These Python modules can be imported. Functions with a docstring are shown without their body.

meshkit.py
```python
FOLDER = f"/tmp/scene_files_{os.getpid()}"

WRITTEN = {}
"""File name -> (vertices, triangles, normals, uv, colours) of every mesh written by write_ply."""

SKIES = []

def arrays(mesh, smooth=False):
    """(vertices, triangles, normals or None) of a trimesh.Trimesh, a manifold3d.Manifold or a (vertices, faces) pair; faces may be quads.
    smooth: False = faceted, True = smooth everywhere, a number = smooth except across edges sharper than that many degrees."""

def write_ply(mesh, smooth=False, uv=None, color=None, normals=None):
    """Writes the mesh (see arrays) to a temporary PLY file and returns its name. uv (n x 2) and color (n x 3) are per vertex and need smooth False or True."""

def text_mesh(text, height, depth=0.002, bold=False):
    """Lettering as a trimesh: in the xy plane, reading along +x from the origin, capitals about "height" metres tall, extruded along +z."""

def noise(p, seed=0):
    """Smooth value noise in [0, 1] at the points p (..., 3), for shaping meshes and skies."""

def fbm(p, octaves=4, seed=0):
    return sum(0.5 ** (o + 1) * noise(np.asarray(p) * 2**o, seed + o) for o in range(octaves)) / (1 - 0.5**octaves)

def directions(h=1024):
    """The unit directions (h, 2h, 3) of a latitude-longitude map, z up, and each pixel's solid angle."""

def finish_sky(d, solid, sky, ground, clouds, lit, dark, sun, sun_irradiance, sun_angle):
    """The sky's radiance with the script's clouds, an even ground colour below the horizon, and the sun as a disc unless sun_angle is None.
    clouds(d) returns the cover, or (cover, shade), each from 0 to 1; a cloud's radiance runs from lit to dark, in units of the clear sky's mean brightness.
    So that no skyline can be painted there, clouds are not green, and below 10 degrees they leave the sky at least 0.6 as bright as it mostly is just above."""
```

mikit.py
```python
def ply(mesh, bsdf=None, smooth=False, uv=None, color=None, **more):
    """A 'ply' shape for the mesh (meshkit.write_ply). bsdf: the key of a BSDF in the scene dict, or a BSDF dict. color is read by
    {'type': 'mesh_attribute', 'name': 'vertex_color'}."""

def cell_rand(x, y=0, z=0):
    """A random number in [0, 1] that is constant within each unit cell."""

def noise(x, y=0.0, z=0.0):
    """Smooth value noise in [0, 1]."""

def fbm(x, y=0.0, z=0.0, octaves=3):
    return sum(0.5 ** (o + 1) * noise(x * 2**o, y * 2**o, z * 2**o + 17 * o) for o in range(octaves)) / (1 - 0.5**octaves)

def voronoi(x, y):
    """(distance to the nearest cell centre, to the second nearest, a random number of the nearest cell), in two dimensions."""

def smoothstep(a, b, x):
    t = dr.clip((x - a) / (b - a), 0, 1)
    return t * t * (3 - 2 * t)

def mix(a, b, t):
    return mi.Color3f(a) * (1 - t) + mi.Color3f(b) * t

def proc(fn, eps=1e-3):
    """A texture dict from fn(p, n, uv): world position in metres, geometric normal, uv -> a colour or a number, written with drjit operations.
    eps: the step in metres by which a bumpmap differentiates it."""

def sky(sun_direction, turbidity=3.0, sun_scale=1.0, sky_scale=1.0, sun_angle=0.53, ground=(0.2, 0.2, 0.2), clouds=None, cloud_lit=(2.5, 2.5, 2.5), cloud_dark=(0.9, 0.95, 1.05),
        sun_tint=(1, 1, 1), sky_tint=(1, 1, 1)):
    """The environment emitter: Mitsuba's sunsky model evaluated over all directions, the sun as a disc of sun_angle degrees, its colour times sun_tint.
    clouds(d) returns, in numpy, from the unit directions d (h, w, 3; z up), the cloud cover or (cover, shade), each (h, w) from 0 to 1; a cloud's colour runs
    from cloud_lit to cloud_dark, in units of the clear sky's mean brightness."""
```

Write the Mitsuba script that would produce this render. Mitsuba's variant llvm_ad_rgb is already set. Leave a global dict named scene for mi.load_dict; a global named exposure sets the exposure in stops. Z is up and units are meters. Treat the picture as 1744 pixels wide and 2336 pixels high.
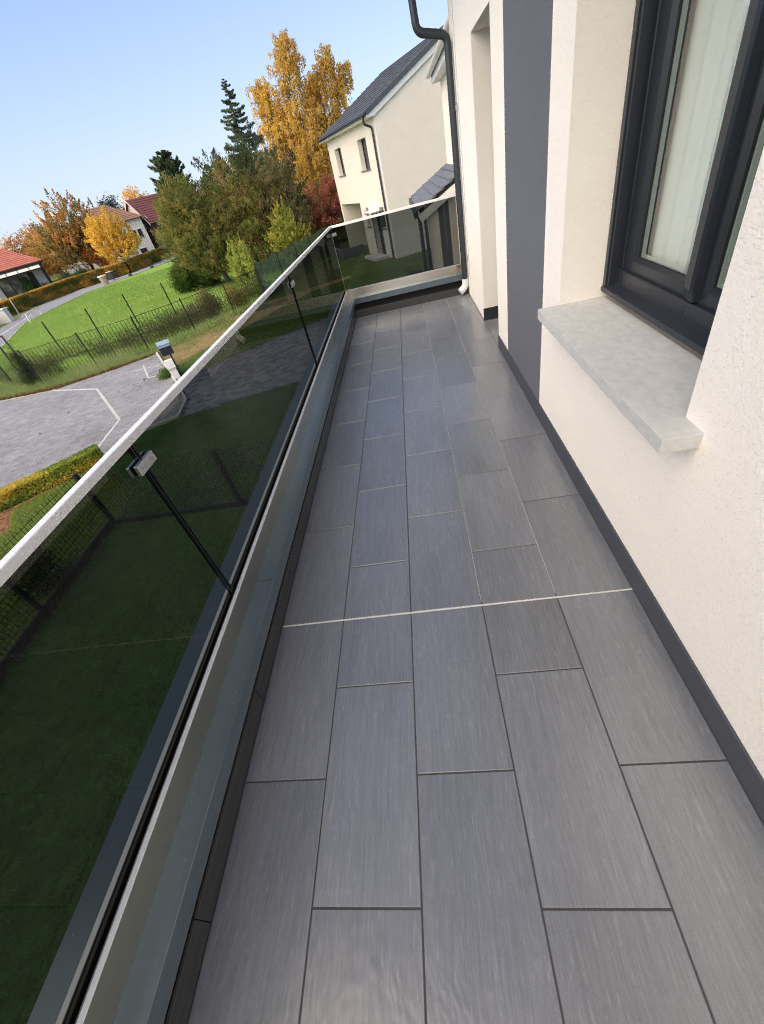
import math
import numpy as np
import trimesh
import drjit as dr
import mitsuba as mi
import manifold3d as m3
from shapely.geometry import Polygon, Point
from shapely import affinity, box as sbox
import shapely
import mikit
import meshkit
from mikit import proc, noise, fbm, voronoi, cell_rand, smoothstep, mix

T = mi.ScalarTransform4f
scene, labels = {"type": "scene"}, {}

# ------------------------------------------------------------------ camera, sky, exposure
CAM_R = np.array([[0.9776176, 0.02325801, -0.2091002], [-0.14413119, -0.64997716, -0.74616077], [-0.15326457, 0.75959776, -0.63207691]])
CAM_C = np.array([0.51126, -1.06349, 1.46455])
M = np.eye(4)
M[:3, 0], M[:3, 1], M[:3, 2], M[:3, 3] = -CAM_R[0], -CAM_R[1], CAM_R[2], CAM_C
scene["camera"] = {"type": "perspective", "fov": 85.70, "fov_axis": "x", "near_clip": 0.05, "far_clip": 4000.0, "to_world": T(M.tolist())}


def haze_cover(d):
    e = np.degrees(np.arcsin(np.clip(d[..., 2], -1, 1)))
    return 0.02 + 0.66 * np.exp(-np.maximum(e, 0) / 11.0)


scene["sky"] = mikit.sky([-0.50, -0.68, 0.80], turbidity=3.0, sun_scale=0.56, sky_scale=1.0, sun_angle=76, clouds=haze_cover, cloud_lit=(1.40, 1.40, 1.40),
                         cloud_dark=(1.2, 1.25, 1.3), sun_tint=(1.0, 1.0, 0.985), sky_tint=(1.06, 0.99, 1.03))
exposure = 2.60

GZ = -3.0


# ------------------------------------------------------------------ helpers
def numbered(key):
    if key not in scene and not any(k.startswith(key + "__") for k in scene):
        return key
    i = 1
    while f"{key}_{i:03d}" in scene or any(k.startswith(f"{key}_{i:03d}__") for k in scene):
        i += 1
    return f"{key}_{i:03d}"


COUNT = {}


def nkey(key):
    """The next free numbered key, by counter."""
    i = COUNT.get(key, 0)
    COUNT[key] = i + 1
    return key if i == 0 else f"{key}_{i:03d}"


def add(key, mesh, bsdf, smooth=False, color=None):
    scene[key] = mikit.ply(mesh, bsdf, smooth=smooth, color=color)
    return key


def add_n(key, mesh, normals, bsdf, color):
    """A mesh with its own vertex normals."""
    path = meshkit.write_ply(mesh, False, None, color, normals=np.asarray(normals, float))
    scene[key] = {"type": "ply", "filename": path, "face_normals": False, "bsdf": {"type": "ref", "id": bsdf}}
    return key


def unit(a):
    return a / np.maximum(np.linalg.norm(a, axis=-1, keepdims=True), 1e-9)


def tag(key, label, category=None, group=None, kind=None):
    d = {"label": label} if label else {}
    if category:
        d["category"] = category
    if group:
        d["group"] = group
    if kind:
        d["kind"] = kind
    labels[key] = d


def struct(key, mesh, bsdf, label=None, smooth=False, color=None):
    add(key, mesh, bsdf, smooth, color)
    labels[key] = {"kind": "structure", **({"label": label} if label else {})}


def cat(ms):
    vs, fs, n = [], [], 0
    for m in ms:
        v, f = (np.asarray(m.vertices), np.asarray(m.faces)) if hasattr(m, "vertices") else m
        vs.append(v)
        fs.append(f + n)
        n += len(v)
    return trimesh.Trimesh(np.vstack(vs), np.vstack(fs), process=False)


def box(x0, x1, y0, y1, z0, z1):
    v = np.array([[x, y, z] for x in (x0, x1) for y in (y0, y1) for z in (z0, z1)], float)
    f = np.array([[0, 1, 3], [0, 3, 2], [4, 6, 7], [4, 7, 5], [0, 4, 5], [0, 5, 1], [2, 3, 7], [2, 7, 6], [0, 2, 6], [0, 6, 4], [1, 5, 7], [1, 7, 3]])
    return trimesh.Trimesh(v, f, process=False)


def hull(pts):
    m = m3.Manifold.hull_points(np.asarray(pts, float)).to_mesh()
    return trimesh.Trimesh(np.array(m.vert_properties[:, :3]), np.array(m.tri_verts), process=False)


def cbox(x0, x1, y0, y1, z0, z1, b=0.003):
    """A box with chamfered edges."""
    b = min(b, (x1 - x0) * 0.45, (y1 - y0) * 0.45, (z1 - z0) * 0.45)
    p = []
    for x, sx in ((x0, 1), (x1, -1)):
        for y, sy in ((y0, 1), (y1, -1)):
            for z, sz in ((z0, 1), (z1, -1)):
                p += [[x, y + sy * b, z + sz * b], [x + sx * b, y, z + sz * b], [x + sx * b, y + sy * b, z]]
    return hull(p)


def prism(poly, h0, h1, axes="xyz"):
    """Extrudes a 2-D polygon (shapely or points) from h0 to h1 along the third of axes; the polygon lies in the first two."""
    pg = poly if isinstance(poly, Polygon) else Polygon(poly)
    m = trimesh.creation.extrude_polygon(pg, h1 - h0, engine="earcut")
    v = np.array(m.vertices)
    v[:, 2] += h0
    out = np.zeros_like(v)
    for i, a in enumerate(axes):
        out[:, "xyz".index(a)] = v[:, i]
    f = np.array(m.faces)
    if axes in ("yxz", "xzy", "zyx"):
        f = f[:, ::-1]
    return trimesh.Trimesh(out, f, process=False)


def frame_mesh(m, o, u, w, n):
    """Maps a mesh's x,y,z onto the directions u, w, n at the origin o."""
    v = np.asarray(m.vertices)
    B = np.stack([np.asarray(u, float), np.asarray(w, float), np.asarray(n, float)])
    f = np.asarray(m.faces)
    if np.linalg.det(B) < 0:
        f = f[:, ::-1]
    return trimesh.Trimesh(v @ B + np.asarray(o, float), f, process=False)


def tube(path, r, n=12, cap=True):
    path = np.asarray(path, float)
    r = np.broadcast_to(np.asarray(r, float), (len(path),))
    tan = np.gradient(path, axis=0)
    tan /= np.maximum(np.linalg.norm(tan, axis=1, keepdims=True), 1e-9)
    a = np.cross(tan[0], [0.31, 0.2, 0.93] if abs(tan[0][2]) < 0.9 else [1, 0.1, 0])
    a /= np.linalg.norm(a)
    rings, ang = [], np.arange(n) * 2 * np.pi / n
    for p, t, rr in zip(path, tan, r):
        a = a - t * (a @ t)
        a /= np.linalg.norm(a)
        b = np.cross(t, a)
        rings.append(p + rr * (np.cos(ang)[:, None] * a + np.sin(ang)[:, None] * b))
    v = np.vstack(rings)
    f = []
    for i in range(len(path) - 1):
        for j in range(n):
            k = (j + 1) % n
            f += [[i * n + j, i * n + k, (i + 1) * n + k], [i * n + j, (i + 1) * n + k, (i + 1) * n + j]]
    if cap:
        m = len(v)
        v = np.vstack([v, path[:1], path[-1:]])
        e = (len(path) - 1) * n
        for j in range(n):
            k = (j + 1) % n
            f += [[m, k, j], [m + 1, e + j, e + k]]
    return trimesh.Trimesh(v, np.array(f), process=False)


def bend(points, rad, steps=6):
    """A path through points with rounded corners."""
    P = [np.asarray(p, float) for p in points]
    out = [P[0]]
    for a, b, c in zip(P[:-2], P[1:-1], P[2:]):
        u, w = (a - b) / np.linalg.norm(a - b), (c - b) / np.linalg.norm(c - b)
        s, e = b + u * rad, b + w * rad
        for t in np.linspace(0, 1, steps):
            out.append((1 - t) ** 2 * s + 2 * t * (1 - t) * b + t * t * e)
    return np.array(out + [P[-1]])


def ncol(base, rng, n, jit=0.12):
    return np.clip(np.asarray(base) * (1 + rng.normal(0, jit, (n, 1))) * (1 + rng.normal(0, jit * 0.4, (n, 3))), 0.002, 1)


def leaf_mesh(P, size, col, rng, axis=None, spread=1.0, aspect=0.6, bendy=0.0):
    """One rhombic leaf (two triangles) per point; axis = preferred long direction (n x 3), spread = how far it strays."""
    n = len(P)
    d = rng.normal(size=(n, 3))
    d /= np.linalg.norm(d, axis=1, keepdims=True)
    if axis is not None:
        d = np.asarray(axis) + spread * d
        d /= np.maximum(np.linalg.norm(d, axis=1, keepdims=True), 1e-9)
    w = np.cross(d, rng.normal(size=(n, 3)))
    w /= np.maximum(np.linalg.norm(w, axis=1, keepdims=True), 1e-9)
    s = np.broadcast_to(np.asarray(size, float), (n,))[:, None] * rng.uniform(0.65, 1.3, (n, 1))
    nn = np.cross(d, w)
    v = np.stack([P - d * s * 0.5, P + w * s * aspect * 0.5 + nn * s * 0.08, P + d * s * 0.5 + nn * s * bendy, P - w * s * aspect * 0.5 + nn * s * 0.08], 1).reshape(-1, 3)
    i = np.arange(n)[:, None] * 4
    f = np.vstack([i + [0, 1, 2], i + [0, 2, 3]])
    return trimesh.Trimesh(v, f, process=False), np.repeat(col, 4, axis=0)


def lobes_points(rng, lobes, n, clumps, sigma, shell=0.55, down=0.0):
    """Leaf points gathered in clumps near the surface of ellipsoid lobes; returns points, clump index, outward direction."""
    L = np.array([[*c, *r] for c, r in lobes], float)
    wgt = (L[:, 3] * L[:, 4] * L[:, 5]) ** (2 / 3)
    k = rng.choice(len(L), clumps, p=wgt / wgt.sum())
    d = rng.normal(size=(clumps, 3))
    d /= np.linalg.norm(d, axis=1, keepdims=True)
    rad = 1 - shell * rng.random((clumps, 1)) ** 1.6
    C = L[k, :3] + d * rad * L[k, 3:]
    i = rng.integers(0, clumps, n)
    s = sigma * rng.uniform(0.6, 1.35, clumps)[i][:, None]
    P = C[i] + rng.normal(size=(n, 3)) * s * [1, 1, 0.75]
    return P, i, d[i], C


def palette(rng, cols, idx, clumps, jit=0.14):
    """Each clump takes a blend of the palette, each leaf strays from it a little."""
    cols = np.asarray(cols, float)
    a, b = rng.integers(0, len(cols), clumps), rng.integers(0, len(cols), clumps)
    t = rng.random((clumps, 1))
    base = cols[a] * (1 - t) + cols[b] * t
    return np.clip(base[idx] * (1 + rng.normal(0, jit, (len(idx), 1))) * (1 + rng.normal(0, jit * 0.35, (len(idx), 3))), 0.003, 1)


# ------------------------------------------------------------------ materials
def prin(key, color, rough=0.5, metallic=0.0, spec=0.5, bump=None, bscale=0.001, beps=1e-3, two=True, **kw):
    c = color if isinstance(color, dict) else {"type": "rgb", "value": list(color)}
    r = rough if isinstance(rough, dict) else float(rough)
    b = {"type": "principled", "base_color": c, "roughness": r, "metallic": float(metallic), "specular": float(spec), **kw}
    if bump is not None:
        b = {"type": "bumpmap", "arbitrary": proc(bump, eps=beps), "bsdf": b, "scale": float(bscale)}
    if two:
        b = {"type": "twosided", "bsdf": b}
    scene[key] = b


def stucco(base, sp=0.06):
    def fn(p, n, uv):
        a = fbm(p.x * 3, p.y * 3, p.z * 3, 3)
        g = fbm(p.x * 190, p.y * 190, p.z * 190, 2)
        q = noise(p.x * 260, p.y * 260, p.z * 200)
        pit_shade = smoothstep(0.74, 0.92, q)  # shade of small dimples put into the colour, beside the grain tone
        return mi.Color3f(*base) * (0.96 + 0.08 * a) * (0.96 + 2 * sp * (g - 0.1)) * (1 - 0.17 * pit_shade)
    return proc(fn)


def stucco_bump(p, n, uv):
    wx = fbm(p.y * 60, p.z * 60, p.x * 60, 2)
    wy = fbm(p.y * 60 + 40, p.z * 60 + 9, p.x * 60, 2)
    a = noise(p.y * 150 + wx * 3.0, p.z * 110 + wy * 3.0, p.x * 150 + wx * 3)
    b = noise(p.y * 330, p.z * 270, p.x * 330)
    return (1 - dr.abs(2 * a - 1)) * 0.6 + 0.5 * b


CREAM, GRAYB = (0.82, 0.785, 0.725), (0.125, 0.133, 0.155)
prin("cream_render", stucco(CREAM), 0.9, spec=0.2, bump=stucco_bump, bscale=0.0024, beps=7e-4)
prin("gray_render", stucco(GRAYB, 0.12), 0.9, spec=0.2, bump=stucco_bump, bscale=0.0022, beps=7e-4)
prin("far_render", stucco((0.82, 0.76, 0.655), 0.02), 0.9, spec=0.2)
prin("far_gray", (0.13, 0.135, 0.15), 0.9)


def tile_color(seed, tone):
    def fn(p, n, uv):
        w = fbm(p.x * 4 + seed, p.y * 1.3, 0.3, 3)
        s1 = noise(p.x * 130 + w * 9 + seed * 7, p.y * 6.0, 0.5)
        s2 = noise(p.x * 420 + w * 20, p.y * 22 + seed, 1.5)
        g = noise(p.x * 900, p.y * 600, seed)
        w2 = fbm(p.x * 11, p.y * 9, 5.0, 2)
        fine = smoothstep(0.72, 1.0, noise(p.x * 240 + w * 22 + w2 * 14, p.y * 17 + seed * 3, 4.0)) * (0.3 + 0.9 * w2)
        v = 0.74 + 0.42 * w + 0.24 * (s1 - 0.5) + 0.30 * (s2 - 0.5) + 0.24 * (g - 0.5)
        c = mix((0.138, 0.149, 0.168), (0.176, 0.185, 0.202), w)
        return c * v * tone + mi.Color3f(0.030, 0.032, 0.035) * fine + mi.Color3f(0.028, 0.030, 0.033) * smoothstep(0.70, 0.96, noise(p.x * 330 + w * 16, p.y * 34 + seed, 9.0))
    return proc(fn)


def tile_bump(p, n, uv):
    w = fbm(p.x * 9, p.y * 5, 0.2, 2)
    a = noise(p.x * 120 + w * 12, p.y * 26 + w * 6, 0.0)
    b = noise(p.x * 45 + w * 9, p.y * 40, 3.0)
    return 0.55 * a + 0.6 * b


def tile_rough(p, n, uv):
    return 0.19 + 0.14 * fbm(p.x * 14, p.y * 7, 0.7, 3)


for i, tone in enumerate((1.0, 0.93, 1.05, 0.97)):
    prin(f"slate_tile_{i}", tile_color(i * 3.1, tone), proc(tile_rough), spec=1.0, bump=tile_bump, bscale=0.0005, beps=1.2e-3, clearcoat=1.0, clearcoat_gloss=0.80)
prin("skirting_brown", proc(lambda p, n, uv: mix((0.030, 0.031, 0.034), (0.055, 0.055, 0.056), fbm(p.x * 90, p.y * 9, p.z * 60, 3))), 0.35)
prin("skirting_slate", (0.060, 0.066, 0.078), 0.45)
prin("grout_dark", (0.070, 0.070, 0.072), 0.95, spec=0.1)
prin("grout_light", (0.62, 0.62, 0.60), 0.9, spec=0.1)
prin("glint_pale", (0.42, 0.42, 0.43), 0.8, spec=0.3)  # pale tone standing in for sky reflection along two floor joints
prin("membrane_black", (0.012, 0.012, 0.012), 0.8, spec=0.2)


def coping_color(p, n, uv):
    a = fbm(p.x * 9, p.y * 2.2, p.z * 9, 3)
    sc = smoothstep(0.84, 0.99, noise(p.x * 70 + p.y * 4, p.y * 0.9, 2.0))
    spk = smoothstep(0.0, 0.03, 0.03 - voronoi(p.x * 12, p.y * 5)[0])
    return mix((0.110, 0.150, 0.180), (0.150, 0.196, 0.230), a) + mi.Color3f(0.05, 0.05, 0.05) * sc * 0.5 + mi.Color3f(0.3, 0.3, 0.29) * spk * 0.6


prin("coping_metal", proc(coping_color), 0.24, metallic=0.40, spec=1.0)
prin("anthracite", (0.018, 0.022, 0.030), 0.36, spec=0.5)
prin("anthracite_dark", (0.008, 0.009, 0.011), 0.5, spec=0.4)
prin("pipe_plastic", (0.030, 0.036, 0.044), 0.36, spec=0.5)
prin("white_plastic", (0.80, 0.81, 0.82), 0.4, spec=0.5)


def brushed(p, n, uv):
    return 0.17 + 0.08 * noise(p.y * 3, p.z * 900, p.x * 900)


prin("alu", (0.82, 0.72, 0.57), proc(brushed), metallic=1.0, spec=0.5)
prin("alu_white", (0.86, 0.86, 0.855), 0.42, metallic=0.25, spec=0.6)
prin("alu_plain", (0.74, 0.74, 0.73), 0.3, metallic=0.9)
prin("steel_screw", (0.6, 0.6, 0.6), 0.25, metallic=1.0)
prin("gasket", (0.010, 0.010, 0.011), 0.6)
prin("spacer_grey", (0.34, 0.37, 0.33), 0.5)
prin("gasket_lip", (0.17, 0.16, 0.15), 0.4)
scene["tinted_glass"] = {"type": "thindielectric", "int_ior": 1.52, "specular_transmittance": {"type": "rgb", "value": [0.150, 0.170, 0.172]}, "specular_reflectance": {"type": "rgb", "value": [0.32, 0.32, 0.32]}}
scene["pane_glass"] = {"type": "thindielectric", "int_ior": 1.52, "specular_transmittance": {"type": "rgb", "value": [0.86, 0.92, 0.90]}}
prin("glass_edge", (0.006, 0.010, 0.010), 0.12, spec=0.6)


def sill_color(p, n, uv):
    a = fbm(p.x * 7, p.y * 5, p.z * 7, 4)
    b = fbm(p.x * 60, p.y * 40, p.z * 60, 2)
    pore = smoothstep(0.0, 0.05, 0.05 - voronoi(p.x * 90, p.y * 90 + p.z * 50)[0])
    return mix((0.455, 0.465, 0.455), (0.51, 0.515, 0.50), a) * (0.9 + 0.2 * b) * (1 - 0.5 * pore)


prin("sill_concrete", proc(sill_color), 0.75, spec=0.3, bump=lambda p, n, uv: fbm(p.x * 130, p.y * 130, p.z * 130, 2), bscale=0.0006)
scene["curtain_cloth"] = {"type": "principledthin", "base_color": {"type": "rgb", "value": [0.83, 0.85, 0.83]}, "roughness": 0.8, "diff_trans": 0.35}
prin("dark_room", (0.10, 0.10, 0.10), 0.9, two=True)
VC = {"type": "mesh_attribute", "name": "vertex_color"}
scene["leaf"] = {"type": "principledthin", "base_color": VC, "roughness": 0.55, "diff_trans": 0.95, "spec_trans": 0.0}
scene["needle"] = {"type": "twosided", "bsdf": {"type": "diffuse", "reflectance": VC}}
prin("bark", proc(lambda p, n, uv: mix((0.05, 0.042, 0.034), (0.12, 0.10, 0.08), fbm(p.x * 12, p.y * 12, p.z * 3, 3))), 0.9, spec=0.1)
prin("birch_bark", proc(lambda p, n, uv: mix((0.10, 0.085, 0.065), (0.30, 0.27, 0.22), fbm(p.x * 6, p.y * 6, p.z * 9, 3))), 0.85, spec=0.1)


def grass_color(lo, hi, f=1.0):
    def fn(p, n, uv):
        a = fbm(p.x * 0.45 * f, p.y * 0.45 * f, 0, 4)
        b = fbm(p.x * 9 * f, p.y * 9 * f, 2.0, 3)
        c = noise(p.x * 14, p.y * 14, 1)
        return mix(lo, hi, smoothstep(0.25, 0.75, 0.55 * a + 0.45 * b)) * (0.75 + 0.5 * c)
    return proc(fn)


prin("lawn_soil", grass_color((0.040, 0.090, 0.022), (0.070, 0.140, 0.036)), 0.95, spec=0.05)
prin("field_soil", grass_color((0.17, 0.29, 0.050), (0.27, 0.39, 0.095), 0.6), 0.95, spec=0.05, bump=lambda p, n, uv: fbm(p.x * 1.2, p.y * 2.2, 0, 3), bscale=0.25, beps=0.02)
prin("ground_soil", grass_color((0.07, 0.10, 0.03), (0.13, 0.15, 0.05), 0.3), 0.95, spec=0.05)
prin("straw_soil", grass_color((0.20, 0.20, 0.075), (0.40, 0.29, 0.15), 2.0), 0.95, spec=0.05)
prin("wood_chips", proc(lambda p, n, uv: mix((0.10, 0.05, 0.025), (0.30, 0.16, 0.08), voronoi(p.x * 14, p.y * 14)[2])), 0.9, spec=0.1)
prin("asphalt", proc(lambda p, n, uv: mix((0.19, 0.19, 0.20), (0.27, 0.27, 0.28), fbm(p.x * 2.0, p.y * 2.0, 0, 4)) * (0.85 + 0.3 * noise(p.x * 40, p.y * 40, 0))), 0.9, spec=0.2)
prin("road_paint", (0.72, 0.72, 0.70), 0.7)


def paver_color(tone):
    def fn(p, n, uv):
        cell = cell_rand(dr.floor(p.x * 4.0), dr.floor(p.y * 6.0), 3)
        a = fbm(p.x * 0.5, p.y * 0.5, 0, 3)
        b = noise(p.x * 9, p.y * 9, 0)
        return mi.Color3f(0.275, 0.270, 0.272) * tone * (0.78 + 0.42 * a) * (0.86 + 0.14 * cell + 0.12 * b)
    return proc(fn)


for i, tone in enumerate((1.0, 0.92, 1.07)):
    prin(f"paver_{i}", paver_color(tone), 0.85, spec=0.25)
def court_color(tone):
    def fn(p, n, uv):
        a = fbm(p.x * 0.7, p.y * 0.7, 3, 3)
        b = noise(p.x * 9, p.y * 9, 0)
        return mi.Color3f(0.200, 0.206, 0.240) * tone * (0.8 + 0.4 * a) * (0.92 + 0.16 * b)
    return proc(fn)


for i, tone in enumerate((1.0, 0.76, 1.26)):
    prin(f"court_paver_{i}", court_color(tone), 0.8, spec=0.25)
prin("paver_joint", (0.095, 0.095, 0.09), 0.95, spec=0.1)
prin("edging", proc(lambda p, n, uv: mix((0.42, 0.41, 0.38), (0.56, 0.55, 0.51), fbm(p.x * 5, p.y * 5, p.z * 5, 3))), 0.85)
prin("dark_metal", (0.010, 0.012, 0.013), 0.45, spec=0.4)
prin("fence_wire", (0.010, 0.016, 0.014), 0.5, spec=0.4)
prin("wood_pale", (0.40, 0.33, 0.25), 0.8)
prin("roof_slate", proc(lambda p, n, uv: mi.Color3f(0.085, 0.092, 0.108) * (0.75 + 0.5 * fbm(p.x * 2.2, p.y * 2.2, p.z * 2.2, 3)) * (0.85 + 0.3 * noise(p.x * 14, p.y * 14, p.z * 14))), 0.55, spec=0.4)
prin("porch_slate", proc(lambda p, n, uv: mix((0.105, 0.115, 0.140), (0.165, 0.175, 0.205), fbm(p.x * 5, p.y * 5, p.z * 5, 3))), 0.5, spec=0.4,
     bump=lambda p, n, uv: dr.sin(p.x * 170), bscale=0.004, beps=2e-3)
prin("roof_red", proc(lambda p, n, uv: mix((0.42, 0.125, 0.085), (0.58, 0.215, 0.15), fbm(p.x * 1.5, p.y * 1.5, p.z * 1.5, 3))), 0.7)
prin("roof_brown", proc(lambda p, n, uv: mix((0.24, 0.13, 0.095), (0.34, 0.20, 0.15), fbm(p.x * 1.1, p.y * 1.1, p.z * 1.1, 3))), 0.75)
prin("roof_maroon", proc(lambda p, n, uv: mix((0.16, 0.055, 0.050), (0.24, 0.09, 0.08), fbm(p.x * 1.1, p.y * 1.1, p.z * 1.1, 3))), 0.75)
prin("cladding_dark", (0.13, 0.065, 0.055), 0.8)
prin("trim_white", (0.74, 0.73, 0.70), 0.55)
prin("plaster_white", (0.70, 0.67, 0.62), 0.85)
prin("dark_glass", (0.03, 0.035, 0.04), 0.1, spec=0.6)
prin("terrace_glass", proc(lambda p, n, uv: mix((0.10, 0.11, 0.10), (0.42, 0.41, 0.38), smoothstep(0.35, 0.7, fbm(p.x * 0.9, p.y * 0.9, p.z * 1.3, 3)))), 0.12, spec=0.6)  # opaque pane; reflections and bright interior painted as light patches
prin("pergola_cover", (0.78, 0.74, 0.60), 0.5)
prin("net_green", proc(lambda p, n, uv: mix((0.045, 0.085, 0.050), (0.13, 0.20, 0.125), fbm(p.x * 6, p.y * 6, p.z * 5, 4))), 0.8, two=True)
prin("box_lid", (0.30, 0.40, 0.50), 0.35)
prin("bin_dark", (0.02, 0.024, 0.028), 0.5)
prin("brick_red", (0.20, 0.07, 0.045), 0.85)

# ------------------------------------------------------------------ ground, lawn, driveway, road, field (sheets 4 mm apart)
def sheet(pts, z, res=None):
    pg = Polygon(pts)
    if res is None:
        v, f = trimesh.creation.triangulate_polygon(pg, engine="earcut")
        return trimesh.Trimesh(np.column_stack([v, np.full(len(v), z)]), f, process=False)
    return prism(pg, z - 0.002, z)


def up(m):
    """Triangles turned so that they face up."""
    v, f = np.asarray(m.vertices), np.asarray(m.faces).copy()
    nz = np.cross(v[f[:, 1]] - v[f[:, 0]], v[f[:, 2]] - v[f[:, 0]])[:, 2]
    f[nz < 0] = f[nz < 0][:, ::-1]
    return trimesh.Trimesh(v, f, process=False)


def inside(pg, P):
    return shapely.contains_xy(pg, P[:, 0], P[:, 1])


R_ = 1500.0
struct("ground", up(sheet([(-R_, -R_), (R_, -R_), (R_, R_), (-R_, R_)], GZ - 0.012)), "ground_soil")
FIELD = [(-9.2, 24.2), (-10.7, 21.0), (-12.6, 19.3), (-17.2, 17.5), (-19.4, 18.3), (-27, 24.5), (-30.87, 30.07), (-37.9, 41.6), (-39.3, 49.0), (-40.4, 56.1), (-39.3, 60.2), (-36.0, 70.0), (-22, 72), (-10, 60), (-6, 40), (-5.2, 34)]
struct("field", up(sheet(FIELD, GZ - 0.004)), "field_soil")
LAWN = [(-6.2, -8), (-0.6, -8), (-0.6, 10.85), (-3.42, 10.98), (-5.06, 10.6), (-6.98, 10.1), (-7.99, 9.55), (-8.5, 8.3), (-6.4, 6.2)]
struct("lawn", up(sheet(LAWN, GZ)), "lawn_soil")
DRIVE = [(-30, 12.6), (-18.64, 16.04), (-15.5, 15.95), (-13.1, 17.17), (-11.64, 18.1), (-8.80, 13.80), (-7.25, 11.35), (-6.98, 10.12), (-7.99, 9.57), (-8.6, 8.2), (-10.4, 6.6), (-13.5, 4.0), (-30, -6)]
APRON = [(-7.22, 11.35), (-6.95, 10.15), (-5.06, 10.64), (-3.42, 11.02), (0.9, 10.95), (2.2, 12.4), (2.2, 17.3), (-1.0, 19.4), (-4.8, 16.6), (-7.3, 14.6), (-8.6, 13.6)]
struct("driveway", up(sheet(DRIVE, GZ)), "paver_joint", "shared driveway of pale grey concrete pavers below the balcony")
struct("courtyard", up(sheet(APRON, GZ)), "paver_joint", "dark paved courtyard beyond the lawn, seen through the tinted glass")


def pavers(poly, lx, ly, ang, rng):
    """Brick-bond paver boxes within a polygon: list of (mesh, variant, centre)."""
    pg = Polygon(poly)
    c, s = math.cos(ang), math.sin(ang)
    Rm = np.array([[c, s], [-s, c]])
    q = np.array(pg.exterior.coords) @ Rm.T
    x0, y0, x1, y1 = *q.min(0), *q.max(0)
    out = []
    for j in range(int((y1 - y0) / ly) + 1):
        for i in range(-1, int((x1 - x0) / lx) + 1):
            a = x0 + (i + 0.5 * (j % 2)) * lx
            b = y0 + j * ly
            ctr = np.array([a + lx / 2, b + ly / 2]) @ Rm
            if not (-31 < ctr[0] < 2.4 and -7 < ctr[1] < 20):
                continue
            if not pg.contains(Point(*ctr)):
                continue
            out.append((a, b, ctr, rng.integers(0, 3), rng.normal(0, 0.0012)))
    return out, Rm


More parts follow.
